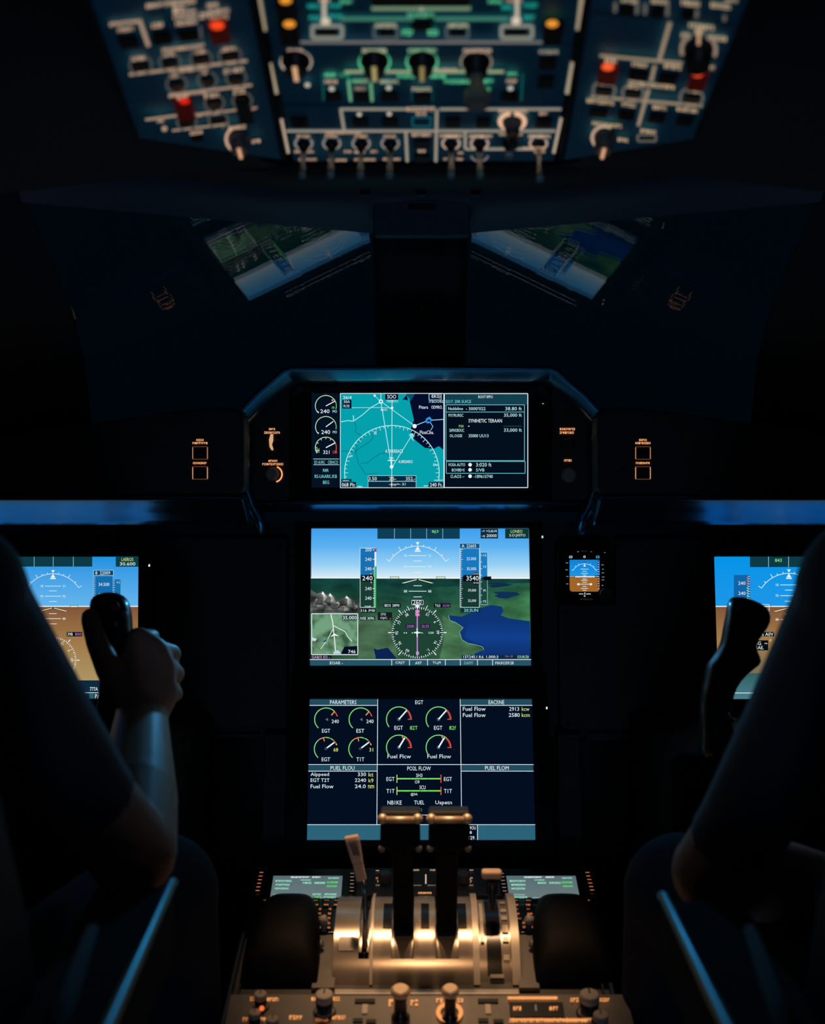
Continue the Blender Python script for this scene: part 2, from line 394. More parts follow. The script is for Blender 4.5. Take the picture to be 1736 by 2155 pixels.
c.poly([(1040, 690), (1130, 700), (1200, 670), (1260, 640), (1330, 620), (1400, 632), (1412, 660), (1395, 690), (1450, 712), (1560, 727), (1590, 730), (1596, 985), (1225, 985), (1215, 950), (1280, 925), (1270, 905), (1220, 890), (1170, 880), (1130, 855), (1115, 800), (1140, 775), (1090, 740), (1050, 725)], rgb(14, 52, 118))
c.poly([(1180, 720), (1590, 735), (1594, 840), (1150, 840)], [rgb(14, 52, 118), rgb(14, 52, 118), rgb(17, 63, 140), rgb(17, 63, 140)]); c.poly([(1150, 840), (1594, 840), (1596, 984), (1300, 984), (1285, 915), (1230, 880)], [rgb(17, 63, 140)]*2+[rgb(12, 44, 100)]*2+[rgb(15, 54, 120), rgb(15, 56, 124)])
c.pline([(1040, 690), (1050, 725), (1090, 740), (1140, 775), (1115, 800), (1130, 855), (1170, 880), (1220, 890), (1270, 905), (1280, 925)], 4, rgb(120, 170, 150))
c.poly([(1340, 535), (1400, 530), (1500, 535), (1527, 552), (1470, 566), (1440, 578), (1385, 574), (1350, 560), (1375, 550)], rgb(14, 48, 84))
c.poly([(1310, 490), (1400, 475), (1485, 484), (1400, 498), (1340, 505)], rgb(14, 44, 72)); c.poly([(1325, 478), (1395, 470), (1400, 476), (1330, 484)], rgb(14, 44, 72))
c.poly([(535, 914), (560, 924), (630, 910), (655, 940), (692, 985), (550, 985)], rgb(12, 34, 80))
c.poly([(109, 515), (150, 545), (190, 528), (215, 555), (240, 540), (300, 590), (350, 558), (400, 590), (440, 600), (440, 676), (107, 676)], rgb(74, 78, 76), 3)
lg_, dg_, mg_, kg_ = rgb(165, 168, 165), rgb(34, 38, 36), rgb(98, 102, 98), rgb(54, 60, 56)
for x, y, w, hh in ((150, 580, 80, 60), (290, 600, 90, 50), (400, 600, 70, 56), (190, 530, 88, 92), (240, 542, 96, 104), (352, 560, 100, 84), (205, 606, 90, 56), (330, 624, 110, 46)):
    yb = min(674, y+hh); L0, R0 = max(109, x-w*.62), min(438, x+w*.62)
    c.poly([(x, y), (x+w*.06, y+(yb-y)*.45), (x-w*.02, yb), (L0, yb-4), (x-w*.34, y+(yb-y)*.42)], [mg_, mg_, dg_, dg_, kg_], 3)
    c.poly([(x, y), (x+w*.30, y+(yb-y)*.38), (R0, yb-4), (x-w*.02, yb), (x+w*.06, y+(yb-y)*.45)], [lg_, lg_, kg_, kg_, lg_], 3)
    c.poly([(x, y-1), (x+w*.16, y+(yb-y)*.22), (x+w*.02, y+(yb-y)*.20), (x-w*.10, y+(yb-y)*.18)], rgb(196, 198, 196), 3)
c.line(111, 437, 1590, 440, 8, rgb(240, 248, 250))
c.rect(560, 104, 1117, 173, rgb(14, 62, 86))
for x in (675, 785, 893, 1002): c.line(x, 104, x, 172, 3.5, rgb(130, 190, 205))
c.text('BJ3', 930, 972, 115, 137, LG)
c.rect(1258, 105, 1376, 171, DK); c.text('-= +3,6U4', 1266, 1367, 113, 131, W2); c.text('-o 20000', 1266, 1367, 142, 162, W2)
c.rect(1424, 105, 1583, 171, rgb(12, 55, 52)); c.text('LONEO', 1462, 1541, 113, 133, YG); c.text('3.O·JXITO', 1452, 1561, 141, 163, W2)
attitude(c, 832, 437, 1.0)
# speed tape
c.rect(443, 236, 554, 437, rgb(22, 112, 178)); c.rect(443, 437, 554, 637, rgb(24, 60, 52)); c.frame(443, 236, 548, 637, 3, W2)
for t, y in (('200', 248), ('240', 312), ('240', 376), ('240', 510), ('240', 575)): c.txt(t, 520, y, 22, W2, 'r'); c.line(527, y, 541, y, 4, W2)
c.text('208', 472, 516, 626, 637, W2)
c.rect(538, 238, 552, 262, rgb(170, 60, 120)); c.rect(540, 262, 553, 360, W2); c.rect(538, 360, 551, 637, rgb(60, 175, 100))
for i in range(22): c.rect(534, 366+i*12.5, 545, 371+i*12.5, rgb(180, 240, 190))
c.poly([(448, 418), (528, 418), (540, 438), (528, 462), (448, 462)], BK); c.rect(506, 400, 528, 418, BK); c.rect(508, 462, 528, 476, BK)
c.text('240', 457, 527, 424, 455, WH); c.text('II', 511, 523, 403, 415, W2); c.text('5', 513, 523, 463, 474, W2)
c.rect(440, 645, 548, 673, BK); c.text('316 /M0', 444, 543, 650, 668, W2)
c.rect(440, 698, 545, 724, rgb(14, 40, 38)); c.text('NSE 3096', 445, 537, 702, 720, W2)
c.rect(562, 670, 660, 724, rgb(20, 28, 30)); c.text('STO', 583, 617, 676, 692, W2); c.text('OJC.', 579, 630, 702, 719, W2); c.rect(645, 710, 652, 718, RED)
# altitude tape
c.rect(1120, 238, 1250, 437, rgb(24, 120, 190)); c.rect(1122, 437, 1250, 637, rgb(20, 56, 50)); c.frame(1120, 238, 1250, 637, 3, W2)
c.rect(1117, 205, 1251, 238, rgb(14, 84, 128)); c.frame(1117, 205, 1251, 238, 2.5, rgb(140, 200, 225)); c.text('A  22603', 1130, 1227, 211, 232, W2)
for t, y in (('25.000', 308), ('35.000', 376), ('39,000', 523), ('25,000', 593)): c.txt(t, 1228, y, 20, W2, 'r', wf=.85)
for i in range(30): c.line(1122, 246+i*13.2, 1122+(16 if i % 5 == 0 else 9), 246+i*13.2, 3, W2)
c.rect(1208, 400, 1246, 420, BK); c.rect(1208, 461, 1248, 484, BK); c.poly([(1132, 440), (1146, 418), (1248, 418), (1248, 462), (1146, 462)], BK)
c.text('3540', 1162, 1244, 424, 456, WH); c.text('1010', 1211, 1243, 404, 416, W2); c.text('0110', 1211, 1243, 465, 478, W2)
c.rect(1122, 642, 1258, 672, DK); c.text('20.SUN', 1146, 1241, 647, 667, rgb(150, 235, 240))
c.rect(1258, 265, 1303, 437, rgb(28, 124, 192)); c.rect(1258, 437, 1305, 617, rgb(22, 70, 62)); c.frame(1258, 265, 1304, 617, 2.5, rgb(170, 215, 220))
for t, y in (('<3', 285), ('<3', 362), ('M', 523), ('Y5', 597)): c.txt(t, 1284, y, 16, W2, 'c')
for i in range(8): c.line(1259, 285+i*45, 1268, 285+i*45, 3, W2)
c.poly([(1266, 440), (1284, 428), (1330, 428), (1330, 453), (1284, 453)], BK)
# compass rose
c.disc(830, 808, 174, rgb(30, 66, 52), n=40); compass(c, 830, 808, 174, 1.0)
c.rect(786, 586, 875, 622, BK); c.frame(792, 589, 870, 619, 3, W2); c.text('260', 800, 858, 588, 617, WH); c.poly([(812, 622), (848, 622), (831, 648)], WH)
MG = rgb(178, 110, 196)
c.rect(825, 650, 833, 975, MG); c.rect(817, 655, 845, 672, rgb(225, 130, 205)); c.rect(817, 680, 845, 696, rgb(225, 130, 205)); c.line(831, 650, 831, 975, 2, rgb(230, 190, 235))
c.line(806, 808, 850, 808, 7, WH); c.line(828, 778, 828, 838, 6, WH); c.disc(828, 808, 10, WH)
c.text('0.500', 905, 941, 802, 816, W2); c.disc(742, 810, 4, W2); c.disc(756, 810, 4, W2); c.disc(796, 810, 4, W2); c.line(852, 808, 868, 812, 4, W2)
c.rect(752, 750, 810, 779, rgb(30, 20, 50)); c.text('2008', 758, 806, 755, 775, MG); c.rect(853, 750, 914, 779, rgb(30, 20, 50)); c.text('20.05', 858, 909, 755, 775, MG)
c.rect(603, 609, 716, 638, BK); c.text('BDS 2890', 609, 709, 615, 633, W2); c.rect(942, 610, 1054, 638, BK); c.text('T63', 949, 985, 616, 634, W2); c.text('5G40', 1001, 1048, 616, 634, MG)
c.line(762, 630, 775, 650, 4, W2); c.line(900, 625, 886, 650, 4, W2)
# inset map
c.rect(115, 680, 427, 957, rgb(96, 140, 108), 4)
c.pline([(245, 684), (258, 740), (262, 790), (268, 830), (272, 880), (277, 940)], 6, rgb(235, 245, 235)); c.pline([(262, 760), (300, 780), (342, 802), (360, 835), (388, 868)], 5, rgb(220, 240, 225)); c.pline([(262, 780), (225, 850), (175, 920)], 4, rgb(220, 240, 225))
c.poly([(268, 812), (300, 832), (270, 828), (240, 838)], WH); c.poly([(262, 940), (290, 925), (320, 950), (262, 952)], rgb(190, 215, 220)); c.poly([(185, 870), (225, 850), (210, 872)], rgb(40, 70, 120))
c.poly([(118, 840), (150, 850), (140, 866), (118, 862)], rgb(200, 215, 220))
c.rect(322, 690, 422, 724, rgb(30, 60, 60)); c.text('35.000', 326, 420, 695, 719, WH)
c.poly([(312, 953), (336, 903), (424, 898), (424, 954)], rgb(6, 14, 30)); c.text('746', 362, 412, 925, 948, WH)
c.frame(115, 680, 427, 957, 5, WH)
c.rect(107, 960, 250, 988, rgb(14, 32, 34)); c.text('GAB/3 SO -', 116, 238, 965, 983, rgb(220, 170, 210))
c.rect(1130, 960, 1594, 986, rgb(12, 40, 66)); c.text('137:240.1 8.6', 1141, 1277, 963, 981, W2); c.text('1.000:3', 1297, 1377, 963, 981, W2); c.text('No- 50', 1425, 1476, 962, 974, MG); c.text('SOURCE8', 1507, 1583, 963, 981, rgb(170, 230, 190))
c.rect(104, 990, 1599, 1031, rgb(38, 84, 102)); c.line(103, 990, 1599, 990, 4.5, W2)
for x in (657, 777, 899, 1019, 1121, 1237, 1339): c.line(x, 990, x, 1030, 4, W2)
for t, x0, x1, q in (('EOAR -', 238, 326, W2), ('CRJT', 682, 746, W2), ('A97', 815, 859, W2), ('TLJ9', 933, 989, W2), ('DAMY', 1147, 1209, rgb(140, 185, 190)), ('MAXOS9:28', 1357, 1481, W2)): c.text(t, x0, x1, 1003, 1023, q)
c.build('screen', [M['gloss'], M['emit'], M['terrain'], M['rocks'], M['inset']], du)

# ---- upper map display in the glareshield
pt = Pl(P(CX, 926, 1.846), (0, -1, 0))
du = thing('map_display', pt.hit(886, 1050), 'upper display with a turquoise moving map, three round gauges and dark data page', 'display')
tq = [(656, 827.5), (1111, 827.5), (1111, 1026), (656, 1026)]
bezel(pt, (612, 792, 1158, 1053), tq, .004, -.03).build('bezel', M['gloss'], du, bevel=.0015)
c = screen_canvas(pt, tq, 600, 780, 2.8933)
BG = rgb(4, 18, 34); TQ = rgb(4, 160, 172); TW = rgb(190, 238, 240)
c.rect(162, 138, 1479, 714, BG)
LGW = rgb(200, 240, 190)
gauge(c, 248, 215, 64, [(216, 22, LGW), (22, -18, rgb(120, 220, 130))], 4); c.line(248, 215, 303, 186, 5, WH); c.poly([(190, 243), (206, 252), (202, 260)], WH); c.disc(288, 180, 6, rgb(230, 120, 110))
c.text('240', 214, 270, 236, 259, WH); c.text('MO', 289, 315, 240, 256, TW); c.text('10', 285, 300, 218, 232, LG)
gauge(c, 248, 342, 63, [(216, 20, LGW), (20, -14, rgb(120, 220, 130))], 4); c.line(248, 342, 293, 309, 5, WH); c.poly([(190, 370), (206, 379), (202, 387)], WH)
c.text('240', 220, 274, 362, 386, WH); c.text('MO', 290, 315, 366, 382, TW)
gauge(c, 248, 469, 64, [(212, 25, LGW), (25, -30, RED)], 4); c.line(248, 469, 304, 440, 6, WH)
for a in (150, 120, 90, 60, 200, 180): q = math.radians(a); c.line(248+52*math.cos(q), 469-52*math.sin(q), 248+64*math.cos(q), 469-64*math.sin(q), 4, rgb(230, 200, 190))
c.text('321', 232, 270, 486, 507, WH); c.text('Od', 289, 315, 487, 505, RED); c.text('HH', 189, 208, 474, 500, LGW)
c.line(172, 538, 328, 538, 3, TW); c.line(172, 573, 328, 573, 3, TW)
for t, x0, x1, y0, y1 in (('SO 6URC', 177, 243, 548, 567), ('CERACO', 260, 322, 548, 567), ('RBR', 230, 265, 598, 616), ('RS-UAARK./KB', 180, 315, 633, 654), ('BEG', 230, 268, 670, 690)): c.text(t, x0, x1, y0, y1, rgb(120, 215, 220))
c.rect(336, 138, 966, 714, TQ)
SEA = rgb(4, 12, 44)
c.poly([(775, 140), (964, 140), (964, 482), (935, 460), (905, 476), (850, 470), (800, 430), (768, 402), (762, 362), (784, 300), (770, 240), (758, 185)], SEA)
c.poly([(712, 180), (740, 146), (748, 182), (726, 176)], SEA); c.poly([(735, 140), (790, 140), (765, 185), (748, 160)], rgb(5, 80, 110))
for pts in ([(420, 300), (432, 350), (425, 372), (470, 400), (440, 440), (430, 490), (345, 490)], [(530, 370), (535, 410), (505, 440), (440, 480), (430, 500), (445, 560), (490, 632), (560, 625)], [(460, 565), (500, 562), (540, 530), (580, 505), (615, 500), (640, 525)]):
    c.pline(pts, 3.5, rgb(6, 105, 125))
c.arc(650, 622, 288, 288, -9, 189, 4.5, TW, 60)
for i in range(-1, 38):
    a = math.radians(i*5); l = 14 if i % 3 else 22; c.line(650+(288-l)*math.cos(a), 622-(288-l)*math.sin(a), 650+286*math.cos(a), 622-286*math.sin(a), 3, TW)
L = rgb(170, 236, 238)
for pts, w in (([(583, 140), (583, 188), (648, 585)], 4.5), ([(651, 140), (649, 710)], 4.5), ([(583, 188), (788, 336), (872, 303), (964, 297)], 4), ([(772, 392), (655, 582)], 4), ([(405, 226), (580, 225), (651, 228)], 3), ([(340, 312), (380, 304), (415, 308), (470, 270), (520, 226), (583, 190)], 4.5), ([(545, 152), (583, 190)], 3), ([(415, 272), (418, 308)], 5), ([(880, 310), (900, 340), (885, 365)], 3)):
    c.pline(pts, w, L)
for x, y, r in ((583, 188, 13), (788, 338, 13), (545, 152, 7), (651, 227, 8), (648, 585, 11)): c.disc(x, y, r, WH)
c.disc(583, 188, 6, TQ); c.disc(770, 393, 12, rgb(160, 225, 230)); c.poly([(752, 388), (790, 395), (778, 410), (785, 432), (765, 412)], rgb(120, 220, 225))
c.poly([(858, 292), (880, 280), (893, 296), (886, 318), (864, 322), (855, 308)], rgb(40, 150, 235)); c.rect(866, 298, 884, 310, SEA)
c.line(632, 532, 662, 532, 4, TW); c.line(625, 547, 670, 547, 5, WH); c.line(648, 525, 648, 600, 4, WH)
c.rect(609, 142, 688, 177, SEA); c.text('SOO', 622, 676, 147, 170, WH); c.text('TRBMRSTO', 616, 688, 178, 194, TW)
c.rect(876, 142, 950, 178, rgb(8, 30, 60)); c.frame(876, 142, 950, 178, 3, TW); c.text('EKS)', 893, 944, 147, 171, WH); c.rect(872, 178, 962, 198, SEA); c.text('ITBOORS', 876, 962, 180, 196, TW)
c.rect(348, 177, 404, 231, SEA); c.text('26/4', 353, 404, 154, 173, WH); c.text('30A', 356, 394, 180, 198, TW); c.text('ROE', 356, 392, 207, 224, TW)
for t, x0, x1, y0, y1 in (('Pitara', 815, 870, 213, 232), ('ODMRO.', 890, 957, 213, 232), ('FloaCba.', 820, 905, 365, 386), ('A.TNKREACS', 610, 716, 480, 500), ('A.RRSARO', 690, 776, 545, 563), ('3E', 540, 557, 370, 388), ('69', 392, 410, 514, 527), ('IA.', 902, 928, 565, 581), ('BAO1', 583, 620, 232, 245)): c.text(t, x0, x1, y0, y1, WH)
c.rect(505, 640, 797, 713, rgb(6, 40, 62)); c.frame(505, 640, 797, 713, 2, TW); c.line(505, 674, 797, 674, 3, TW); c.line(649, 640, 649, 708, 4, WH)
for t, x0, x1, y0, y1 in (('3.50', 508, 558, 647, 668), ('25-', 633, 676, 647, 668), ('352.-', 735, 792, 647, 668), ('-sop=- 31', 632, 732, 684, 703), ): c.text(t, x0, x1, y0, y1, WH)
c.rect(340, 678, 432, 713, rgb(6, 36, 54)); c.text('068 Plc', 345, 426, 684, 706, WH); c.rect(874, 678, 964, 713, rgb(6, 36, 54)); c.text('240 Ft.', 881, 958, 684, 706, WH); c.rect(342, 660, 404, 676, rgb(6, 50, 66)); c.lab(350, 390, 670, 5, WH)
c.lab(440, 470, 706, 8, TW); c.lab(843, 870, 702, 8, TW); c.lab(908, 960, 668, 8, TW)
c.frame(336, 139, 966, 713, 3.5, W2)
c.rect(969, 140, 1477, 207, rgb(18, 62, 78)); c.rect(969, 207, 1477, 712, rgb(4, 15, 30))
c.text('ROOT RPFO', 1176, 1264, 151, 168, WH); c.text('S217. 20R SUICE', 977, 1132, 179, 197, rgb(120, 215, 220))
TB = rgb(110, 200, 210)
c.frame(979, 208, 1457, 548, 3.5, TB); c.line(979, 252, 1457, 252, 3.5, TB); c.frame(981, 553, 1461, 625, 3.5, TB); c.frame(969, 140, 1477, 712, 4.5, W2)
for t, x0, x1, y0, y1, q in (('Naddsibne', 993, 1083, 222, 240, TW), ('- 3000\'022', 1100, 1220, 222, 241, TW), ('38.80 ft', 1340, 1441, 221, 242, TW), ('PXYRURSC', 995, 1085, 263, 281, TW), ('35,000 ft', 1332, 1441, 261, 284, TW),
    ('SYNIHETIC TERAAN', 1117, 1320, 294, 316, WH), ('P20', 1058, 1086, 331, 345, LG), ('SAPHOROUC', 1000, 1090, 354, 373, TW), ('33,000 ft', 1332, 1441, 352, 375, TW), ('OL.OGSE', 1002, 1078, 388, 405, TW), ('35000 UU13', 1117, 1238, 387, 406, TW),
    ('VOSA AUTO', 993, 1096, 564, 582, TW), ('3:020 ft', 1162, 1256, 562, 584, TW), ('BOVBE=S', 1015, 1092, 596, 614, TW), ('S/VB', 1162, 1213, 596, 614, TW), ('O.AO3 -·', 1007, 1090, 634, 654, TW), ('-18961I/740', 1148, 1264, 634, 654, TW)): c.text(t, x0, x1, y0, y1, q)
c.line(1114, 338, 1122, 338, 5, WH); c.lab(1330, 1440, 338, 3, rgb(60, 110, 110))
for y in (573, 604, 643): c.disc(1126, y, 11, WH)
c.build('screen', [M['gloss'], M['emit']], du)
l = MB(); l.box(pt.hit(1142.5, 849.5, .0045), (.0022, .0026, .001)); l.c = [rgb(150, 220, 60)]*6; l.build('status_light', M['mark'], du)

# ---- lower engine display
pl_ = two_depth(1470, 1.822, 1768, 1.777)
du = thing('engine_display', pl_.hit(886, 1800), 'lower centre display with rows of round engine gauges and fuel flow text', 'display')
lq = [(652, 1470.5), (1119.5, 1470.5), (1126.5, 1768), (646, 1768)]
bezel(pl_, [(612, 1436), (1150, 1436), (1168, 1806), (600, 1806)], lq).build('bezel', M['gloss'], du, bevel=.0015)
c = screen_canvas(pl_, lq, 620, 1440, 3.2148)
NV = rgb(3, 14, 32); HB = rgb(34, 76, 92); GR = rgb(130, 225, 120); OR_ = rgb(235, 150, 90)
c.poly([(102, 100), (1605, 100), (1628, 1053), (84, 1053)], NV)
c.rect(102, 101, 557, 142, HB); c.rect(1124, 101, 1604, 142, HB); c.rect(94, 548, 557, 588, HB); c.rect(1129, 548, 1614, 588, HB)
c.poly([(86, 952), (1626, 952), (1628, 1053), (84, 1053)], rgb(44, 98, 120))
c.rect(1150, 952, 1237, 1053, NV); c.line(1237, 952, 1237, 1053, 4, W2)
for t, x0, x1, y0, y1 in (('9OU', 1185, 1226, 960, 983), ('8', 1184, 1198, 993, 1012), ('129.', 1178, 1222, 1027, 1050)): c.text(t, x0, x1, y0, y1, W2)
for a in ((100, 143, 557, 143), (1122, 143, 1607, 143), (92, 543, 1616, 543), (93, 588, 557, 588), (1128, 588, 1615, 588), (86, 950, 1627, 950), (562, 101, 556, 948), (1120, 101, 1130, 950)): c.line(*a, 4, W2)
for t, x0, x1, y0, y1 in (('PARAMETERS', 239, 418, 108, 135), ('EGT', 816, 870, 109, 135), ('EACI\\NE', 1312, 1418, 108, 135), ('PUEL FLOU', 243, 405, 553, 580), ('PO2L FLOW', 762, 921, 556, 583), ('PUEL FLOM', 1288, 1448, 553, 580),
    ('Fuel Flow', 1138, 1292, 153, 180), ('Fuel Flow', 1138, 1292, 195, 222), ('2913', 1452, 1518, 154, 180), ('2580', 1448, 1523, 195, 221), ('Alppeed', 108, 233, 597, 628), ('330', 427, 483, 597, 622), ('EGT T2T', 108, 236, 637, 661), ('2240', 407, 483, 637, 661), ('Fuel Flow', 108, 263, 678, 704), ('24.0', 407, 481, 678, 703),
    ('EGT', 185, 240, 302, 328), ('EST', 418, 471, 302, 328), ('240', 250, 299, 239, 263), ('240', 485, 534, 239, 263), ('EGT', 183, 240, 495, 521), ('T1T', 418, 471, 495, 521),
    ('EGT', 675, 732, 281, 308), ('EGT', 943, 999, 281, 308), ('Fuel Flcw', 628, 787, 475, 501), ('Fuel Flow', 898, 1058, 475, 501), ('EGT', 621, 676, 628, 655), ('EGT', 1010, 1064, 628, 655), ('T1T', 621, 676, 709, 736), ('T1T', 1010, 1064, 709, 736),
    ('SH3', 822, 864, 605, 628), ('O9', 813, 844, 650, 672), ('SCU', 845, 886, 685, 710), ('@9A', 785, 832, 735, 757), ('NB1KE', 628, 724, 787, 814), ('TUEL', 808, 877, 787, 813), ('Uspetn', 952, 1064, 787, 820)): c.text(t, x0, x1, y0, y1, W2)
for t, x0, x1, y0, y1 in (('kcw', 1536, 1588, 154, 180), ('kcm', 1536, 1591, 195, 221), ('kt', 500, 533, 597, 624), ('k9', 500, 533, 638, 664), ('nm', 497, 537, 682, 704), ('Y', 982, 994, 830, 857)): c.text(t, x0, x1, y0, y1, YG)
for t, x0, x1, y0, y1 in (('82T', 780, 832, 282, 308), ('82f', 1046, 1091, 282, 308), ('F', 695, 715, 830, 857), ('I:', 845, 862, 836, 858), ('68', 263, 294, 431, 455), ('31', 505, 531, 431, 455)): c.text(t, x0, x1, y0, y1, GR if t not in ('68', '31') else YG)
for x in (213, 446):
    gauge(c, x, 238, 78, [(228, 45, GR), (45, 17, RED)], 6); c.line(x+35, 210, x+58, 184, 7, OR_); c.poly([(x-5, 238), (x+12, 228), (x+14, 250)], rgb(90, 110, 130)); c.line(x+70, 215, x+80, 214, 4, RED)
    gauge(c, x-2, 438, 78, [(228, 130, GR), (130, 95, OR_), (93, 70, GR), (67, 48, GR), (46, 30, RED), (28, 20, YG)], 6)
    c.line(x-18, 363, x-12, 386, 6, OR_); c.line(x-2, 436, x+56, 393, 9, WH); c.disc(x-2, 436, 10, rgb(50, 70, 90))
for x in (705, 973):
    for y in (237, 428):
        gauge(c, x, y, 84, [(218, 50, GR), (50, -2, RED)], 6)
        for a in range(0, 50, 7): q = math.radians(a); c.line(x+74*math.cos(q), y-74*math.sin(q), x+84*math.cos(q), y-84*math.sin(q), 4, RED)
        c.line(x+60, y, x+88, y, 5, RED); c.disc(x, y, 13, rgb(50, 70, 90))
        if y < 300: c.line(x, y, x+53, y-60, 9, WH)
        else: c.line(x, y, x+40, y-66, 10, WH); c.line(x+22, y-78, x+28, y-60, 6, OR_)
for y in (639, 721):
    c.line(692, y, 989, y, 9, rgb(120, 225, 80)); c.line(692, y-27, 692, y+28, 5, YG); c.line(990, y-27, 990, y+28, 6, RED)
    for x in (785, 850, 900): c.line(x, y-6, x, y+6, 3, rgb(30, 90, 50))
c.lab(862, 905, 885, 6, WH)
c.build('screen', [M['gloss'], M['emit']], du)

# ---- pilots' outer flight displays
def side_display(label, pl, outer, q, ox, oy, k, left):
    du = thing('flight_display', pl.hit((q[0][0]+q[1][0])/2, q[2][1]+20), label, 'display')
    bezel(pl, outer, q).build('bezel', M['gloss'], du, bevel=.0015)
    c = screen_canvas(pl, q, ox, oy, k)
    if left: X0, X1, T, H, G1, B0, cx, kk, hb = -620, 1056, 260, 637, 1200, 1340, 403, 1.03, (-40, 702, (122, 260, 405, 558))
    else: X0, X1, T, H, G1, B0, cx, kk, hb = 1032, 2440, 216, 531, 955, 1118, 1507, .91, (1260, 1900, (1378, 1505, 1640, 1770))
    s1, s2 = (rgb(28, 146, 225), rgb(100, 180, 235)) if left else (rgb(2, 148, 232), rgb(30, 150, 230))
    c.grad(X0, T, X1, H, s1, s2); c.grad(X0, H, X1, H+(G1-H)*.5, rgb(128, 84, 56), rgb(160, 122, 74)); c.grad(X0, H+(G1-H)*.5, X1, G1, rgb(160, 122, 74), rgb(172, 148, 98) if left else rgb(120, 108, 84))
    c.grad(X0, G1, X1, B0, rgb(12, 40, 60) if left else rgb(50, 92, 96), rgb(14, 50, 70) if left else rgb(70, 124, 136))
    c.line(X0, H, X1, H, 7*kk, WH)
    ly = 1294 if left else 1080; c.line(X0, ly, X1, ly, 4, WH)
    c.rect(hb[0], T, hb[1], T+72*kk, rgb(12, 58, 70))
    for x in hb[2]: c.line(x, T, x, T+72*kk, 4, rgb(140, 195, 200))
    attitude(c, cx, H, kk, 226.7, -14 if left else -4)
    if left: compass(c, cx, H+410, 174*kk, kk)
    if left:
        c.rect(881, T, 1054, T+75, rgb(12, 60, 66)); c.text('LAEROS', 925, 1014, 267, 292, YG); c.text('30.600', 912, 1030, 301, 326, W2)
        c.rect(712, 362, 863, 402, rgb(10, 70, 110)); c.frame(712, 362, 863, 402, 2.5, TW); c.text('8  22009', 726, 838, 369, 395, W2)
        c.rect(710, 404, 860, 640, rgb(20, 108, 172)); c.frame(710, 404, 860, 636, 3, rgb(120, 190, 225)); c.text('34.500', 750, 832, 457, 482, W2); c.text('34.000', 750, 832, 536, 560, W2)
        for i in range(16): c.line(710, 415+i*14, 726, 415+i*14, 3, W2)
        c.rect(863, 432, 917, 640, rgb(24, 112, 172)); c.text('<1', 886, 908, 445, 464, W2)
        for i in range(10): c.line(864, 440+i*18, 874, 440+i*18, 3, W2)
        c.rect(508, 832, 625, 866, BK); c.text('39B', 514, 554, 838, 860, W2); c.text('800', 571, 620, 838, 860, MG)
        c.text('777A', 684, 745, 1252, 1280, W2); c.text('PA', 723, 765, 1305, 1338, W2); c.rect(680, 1300, 712, 1338, rgb(40, 100, 110))
    else:
        c.text('843', 1419, 1462, 228, 249, LG)
        c.rect(1158, 332, 1262, 640, rgb(16, 100, 168)); c.text('240', 1186, 1231, 373, 394, W2); c.text('240', 1187, 1232, 437, 458, W2)
        for i in range(14):
            c.line(1247, 340+i*16, 1261, 340+i*16, 3, W2); c.rect(1240, 346+i*16, 1250, 354+i*16, RED if i < 4 else GR)
        c.rect(1310, 693, 1413, 721, BK); c.text('36 A0V', 1322, 1408, 697, 718, W2)
        c.rect(1286, 746, 1376, 810, BK); c.text('SG', 1295, 1330, 754, 776, W2); c.text('RAE.', 1295, 1347, 782, 803, W2); c.lab(1352, 1370, 766, 6, W2); c.lab(1386, 1396, 746, 10, W2)
        c.frame(1330, 519, 1382, 560, 3, W2)
    c.build('screen', [M['gloss'], M['emit']], du)
    return du
ps = two_depth(1172, 1.862, 1470, 1.830)
a = side_display('outer left flight display, blue sky over brown ground, behind the gripping hand', ps, (-215, 1150, 322, 1500), [(-172, 1172), (292, 1172), (290, 1470.5), (-176, 1470.5)], 0, 1100, 3.6167, True)
b = side_display('flight display behind the unattended right stick, blue sky over brown ground', ps, (1476, 1150, 2000, 1500), [(1502, 1171.5), (1962, 1171.5), (1968, 1471), (1511, 1471)], 1160, 1100, 3.0139, False)
for lx, ly, t in ((314, 1190, a), (1141.5, 1130, None), (1150.5, 1490, None)):
    pl0 = ps if t else pm if ly < 1200 else pl_
    l = MB(); l.box(pl0.hit(lx, ly, .0048), (.0022, .0035, .001), pl0.ax()); l.c = [rgb(225, 235, 240)]*6
    o = l.build('indicator_light', M['mark'], t)
    if t is None: tag(o, 'tiny white indicator light beside the wide centre flight display' if ly < 1200 else 'tiny white indicator light right of the engine display', 'light')

# ---- standby instrument
pi_ = Pl(P(1236, 1210, 1.845), (0, -1, .12))
sb = thing('standby_instrument', pi_.hit(1236, 1270), 'small square standby horizon instrument with octagonal black case and one knob', 'instrument')
vi = View(pi_, 1160, 1100, 3.0139)
oct_ = [(62, 158), (352, 158), (386, 190), (386, 490), (362, 514), (95, 514), (42, 468), (42, 185)]
m = MB(); m.prism([vi.hit(x, y, .014) for x, y in oct_], -pi_.n*.05); m.build('case', M['gloss'], sb, bevel=.002)
c = Canvas(vi, 1, .0146); q = [(110, 228), (312, 228), (312, 442), (110, 442)]
c.prism([vi.hit(x, y, .0145) for x, y in q], -pi_.n*.0004, 0, (0, 0, 0, 1))
c.poly([(116, 235), (306, 235), (306, 343), (116, 343)], [rgb(14, 128, 215), rgb(14, 128, 215), rgb(30, 150, 225), rgb(30, 150, 225)])
c.poly([(116, 343), (306, 343), (306, 425), (294, 437), (128, 437), (117, 425)], rgb(158, 100, 40))
c.line(117, 343, 306, 343, 6, WH)
c.arc(211, 345, 84, 84, 30, 150, 3, TW, 20)
for a_ in (30, 50, 65, 90, 115, 130, 150): q_ = math.radians(a_); c.line(211+84*math.cos(q_), 345-84*math.sin(q_), 211+94*math.cos(q_), 345-94*math.sin(q_), 3, TW)
